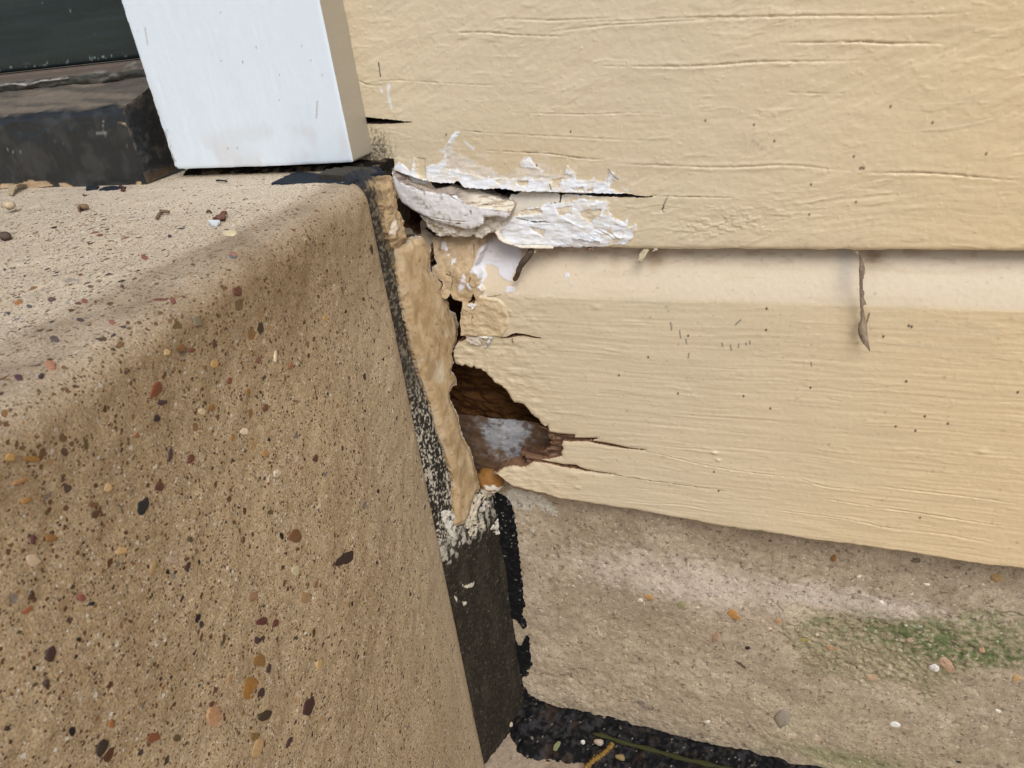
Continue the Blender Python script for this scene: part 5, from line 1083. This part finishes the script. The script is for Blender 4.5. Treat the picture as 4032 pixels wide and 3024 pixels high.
# hanging dried strip
hp = pts(HANG, 'L', '525,112 590,118 622,170 655,250 670,300 682,340 680,420 665,440 668,490 656,500 655,560 658,650 678,685 668,740 690,810 703,845 700,860 672,850 662,885 672,930 682,980 690,1060 690,1095 708,1050 722,1010 740,982 757,992 742,1040 720,1090 710,1130 716,1200 725,1300 745,1390 752,1432 735,1425 690,1370 650,1330 620,1290 600,1240 595,1190 600,1100 625,1070 632,1020 622,985 628,930 620,850 612,700 612,560 605,400 610,200 570,150')
def hg_h(U, V, S):
    d, t = ldist(U, V, pts(HANG, 'L', '560,110 630,200 640,420 635,650 640,860 655,1020 660,1200 745,1430'), .006)
    return -.0010*(d/.0012)**2*.5+.0012*np.sin((V+.05)*140)+.0002*fbm(U, V, .001, .003, 3, seed=4)
def hg_c(U, V, S, H):
    n = fbm(U, V, .0008, .004, 3, seed=5); c = mixc((.30, .24, .175), (.21, .16, .115), sst(n, -.2, .6)); return mixc(c, np.array((.10, .065, .04)), np.exp(-np.maximum(S, 0)/.00022)*.6)
x0, y0 = hp.min(0)-.001; x1, y1 = hp.max(0)+.001
o = sheet('dried_leaf_strip', HANG, np.arange(x0, x1, .0002), np.arange(y0, y1, .0002), lambda U, V: psdf(U, V, hp)+.00005*fbm(U, V, .001, o=2, seed=6), hg_h, hg_c, .00045, m_leaf, None, (.14, .10, .07), True)
tag(o, 'long curled grey brown dried leaf strip hanging from the lap edge', 'dried leaf')
# wood splinters below the lap
def splinter(name, z, x0, y0, x1, y1, r, c, label, seed, lift=.001):
    a = at3(WALL, z, x0, y0, -.002); b = at3(WALL, z, x1, y1, lift); e = empty(name)
    tag(e, label, 'splinter', 'splinters under the lap')
    for i in range(5):
        rng = random.Random(seed*10+i); off = np.array(((rng.random()-.5)*r*3.0, -rng.random()*r, 0)); f = .75+.35*rng.random()
        bb = a+(b-a)*f+np.array(((rng.random()-.5)*r*4.0, 0, 0))
        tube('fibre', [a+off+(bb-a)*t+np.array((.0002*math.sin(7*t+i), 0, 0)) for t in np.linspace(0, 1, 7)], [r*.9, r, r, r*.9, r*.8, r*.6, r*.25], m_leaf, e, 7, .25, seed+i, col=c)
splinter('wood_splinter', 'H', 1800, 1040, 1690, 1195, .00065, (.50, .44, .30), 'pale frayed wood splinter sticking out under the lap, right of white paint', 3)
splinter('wood_splinter', 'H', 1905, 1035, 1875, 1075, .0004, (.50, .42, .36), 'tiny pinkish wood crumb under the lap beside the frayed splinter', 4)
splinter('wood_splinter', 'H', 1150, 1040, 1190, 1062, .0005, (.22, .14, .08), 'small brown crumb clinging under the lap between twig and frayed splinter', 5)
splinter('wood_splinter', 'H', 575, 1035, 570, 1090, .00035, (.60, .50, .38), 'small cream splinter hanging right beside the dark twig top', 6)
for nm, fr, z, s, r, c, lab in (('hair', WALL, 'H', '1370,170 1400,210 1440,260 1490,290', .00012, (.05, .035, .025), 'fine dark curved hair on the upper board right of the white paint'),
                                ('dry_root', WALL, 'I', '1645,1355 1640,1380 1660,1410', .0002, (.16, .10, .06), 'tiny brown curl below the middle crack of the lower board')):
    P_ = [fr.P(u, v, .0009) for u, v in smoothline(pts(fr, z, s), 10)]
    o = tube(nm, P_, r, m_leaf, None, 6, .05, 2, col=c); tag(o, lab, 'hair' if nm == 'hair' else 'root')
# snail shells: growing spiral tubes
def shell(label, z, x, y, size, col, turn, seed):
    c = at3(TOP, z, x, y, size*.55); e = []; rad = []
    for i in range(60):
        t = i/59; w = turn+t*math.pi*4.2; g = .12+.88*t**1.5; r = size*.36*g
        e.append(c+np.array((r*math.cos(w), r*math.sin(w)*.6-size*.15*(1-t), size*.42*(1-t)-size*.08))); rad.append(size*.46*g)
    o = tube('snail_shell', e, rad, m_stone, None, 16, .02, seed, col=col); tag(o, label, 'snail shell', 'snail shells on the step top')
    a = e[-1]; d = e[-1]-e[-2]; d /= np.linalg.norm(d)
    tube('shell_mouth', [a+d*.0001, a+d*.0003], [rad[-1]*.74, rad[-1]*.70], m_gap, o, 16, .02, 1)
    return o
shell('pale cream snail shell with round opening at the left frame edge', 'S', 66, 224, .0046, (.50, .40, .27), 2.31, 2)
shell('small brown broken snail shell below the black threshold', 'S', 688, 240, .0036, (.20, .12, .07), -2.5, 3)
shell('dark brown snail shell on the left frame edge, nearest the viewer', 'S', 35, 478, .0040, (.09, .06, .045), 2.6, 4)
# dry leaf under the threshold
lf = pts(TOP, 'S', '75,155 100,105 150,82 240,78 200,100 150,125 110,165')
o = patch('dry_leaf', TOP, lf, .0004, .0004, m_leaf, None, .0002, .003, base=.0012, hf=lambda U, V, S: .0022*np.exp(-((V-lf[:, 1].mean())/.006)**2), col=(.42, .33, .21)); tag(o, 'folded pale dry leaf poking out from under the threshold', 'dry leaf')
o = patch('bark_flake', TOP, pts(TOP, 'S', '1738,350 1770,318 1820,322 1862,318 1850,350 1840,370 1790,362'), .0003, .0008, m_leaf, None, .0002, .001, base=.0016, hf=lambda U, V, S: .0012*fbm(U, V, .004, o=2, seed=3), col=(.15, .07, .05)); tag(o, 'reddish brown bark flake on the step top beside the white chip', 'bark flake')
o = patch('white_chip', TOP, pts(TOP, 'S', '1708,370 1800,366 1800,385 1770,410 1730,405'), .0003, .0006, m_white, None, .0002, .001, base=.0010, col=(.66, .70, .74)); tag(o, 'small bluish white paint chip on the step top below the bark flake', 'paint chip')
for i, (s, lab) in enumerate((('1768,42 1800,38 1858,46', 'thin black dry twig crumb on the step top under the casing'), ('985,85 1012,95 1020,122 998,118', 'small rusty brown crumb on the step just right of the black smear'), ('690,155 700,165 716,160', 'rusty brown crumb between threshold and broken brown shell'),
                             ('1290,350 1310,310 1340,295 1384,296', 'bent grey brown stem scrap in the middle of the step top'), ('1692,300 1712,290 1728,300', 'tiny dark ant like crumb behind the bark flake'))):
    P_ = [TOP.P(u, v, .0009) for u, v in smoothline(pts(TOP, 'S', s), 9)]; o = tube('debris_crumb', P_, .00055 if i in (1, 3) else .00035, m_leaf, None, 7, .35, i, col=[(.03, .025, .02), (.10, .04, .03), (.12, .06, .04), (.17, .12, .08), (.08, .05, .03)][i]); tag(o, lab, 'crumb', 'crumbs on the step top')

# ================================================================ GROUND
def g_h(U, V, S): return .0008*fbm(U, V, .01, o=4, seed=5)*np.exp(-(U*U+V*V)/.5)
def g_c(U, V, S, H): return mixc((.42, .33, .25), (.34, .27, .20), sst(fbm(U, V, .02, o=4, seed=6), -.4, .5))
g = sheet('ground', GND, axis(-25, 25, -.02, .32, .0015, 1.25, 3), axis(-25, 12, -.06, .06, .0015, 1.25, 3), None, g_h, g_c, .1, m_found, None); tag(g, kind='structure')
LIT = Frame((0, 0, Z0), (1, 0, 0), (0, 1, 0))
lp = np.concatenate([pts(LIT, 'K', '200,440 195,520 215,590 260,660 310,710 390,735 480,725 560,735 640,745 740,740 760,800 850,860 1100,900 1600,1000 2300,1100 2500,950'), np.array([(.32, .045), (.0, .045), (.013, .020)])])
def lt_h(U, V, S):
    return .0055*sst(S, 0, .006)+.004*sst(V, .004, .030)+.0018*fbm(U, V, .008, o=4, seed=15)*sst(S, 0, .002)+.0004*fbm(U, V, .002, o=3, seed=16)
def lt_c(U, V, S, H):
    n = fbm(U, V, .0022, o=4, seed=17); c = mixc((.010, .010, .011), (.035, .034, .036), sst(n, -.2, .7))
    c = mixc(c, np.array((.07, .045, .028)), sst(fbm(U, V, .006, .004, 4, seed=18), .35, .9)*.4)
    return mixc(c, np.array((.40, .36, .30)), sst(fbm(U, V, .0019, o=2, seed=20), 1.15, 1.2)*.6)
o = sheet('dirt_and_litter', LIT, np.arange(.0, .33, .0007), np.arange(-.03, .046, .0007), lambda U, V: psdf(U, V, lp)+.001*fbm(U, V, .004, o=4, seed=14), lt_h, lt_c, .003, m_debris, None)
tag(o, 'black wet dirt and leaf litter heaped along the foot of the foundation', 'dirt', kind='stuff')
LT = .0085
P_ = [at3(LIT, 'K', x, y, LT+.002) for x, y in ((800, 530), (900, 555), (1000, 590), (1150, 630), (1300, 670), (1450, 715), (1600, 745), (1750, 780), (1950, 830), (2200, 900))]
o = tube('green_twig', smoothline(P_, 26), [.0007]+[.0012+.0003*math.sin(i*1.7) for i in range(24)]+[.0012], m_leaf, None, 10, .15, 5, col=(.040, .042, .014)); tag(o, 'long olive green stem lying in the black dirt at the foundation foot', 'plant stem')
P_ = [at3(LIT, 'K', x, y, LT-.001) for x, y in ((945, 602), (915, 640), (870, 680), (820, 715), (780, 750), (745, 790))]
cl = smoothline(P_, 34); o = tube('catkin', cl, [.0010+.0007*(i % 2) for i in range(34)], m_leaf, None, 9, .5, 6, col=(.22, .135, .035)); tag(o, 'knobbly golden brown catkin lying across the dirt at the bottom', 'catkin')
LF = Frame(LIT.O+LIT.N*(LT+.0005), LIT.U, LIT.V)
o = patch('green_leaf_piece', LF, pts(LF, 'K', '545,585 566,592 560,620 535,655 512,648 520,615'), .0004, .0004, m_leaf, None, .0001, .002, col=(.22, .26, .13)); tag(o, 'small pale green leaf piece on the black dirt', 'leaf')
for i, (x, y, a, b, c, lab) in enumerate(((730, 590, 16, 10, (.62, .60, .56), 'white grit grain beside the green leaf piece in the dirt'), (845, 590, 30, 20, (.40, .33, .26), 'tan stone crumb in the dirt between leaf piece and stem'), (1000, 700, 34, 18, (.24, .17, .08), 'brown leaf crumb in the dirt right of the catkin'), (208, 462, 10, 15, (.50, .42, .30), 'cream grit grain at the foot of the black joint filler'))):
    o = pebble(LF, 'K', x, y, a, b, .3, c, None, 'grit_grain', .0012, 500+i); tag(o, lab, 'grit', 'grit grains at the foot of the wall')
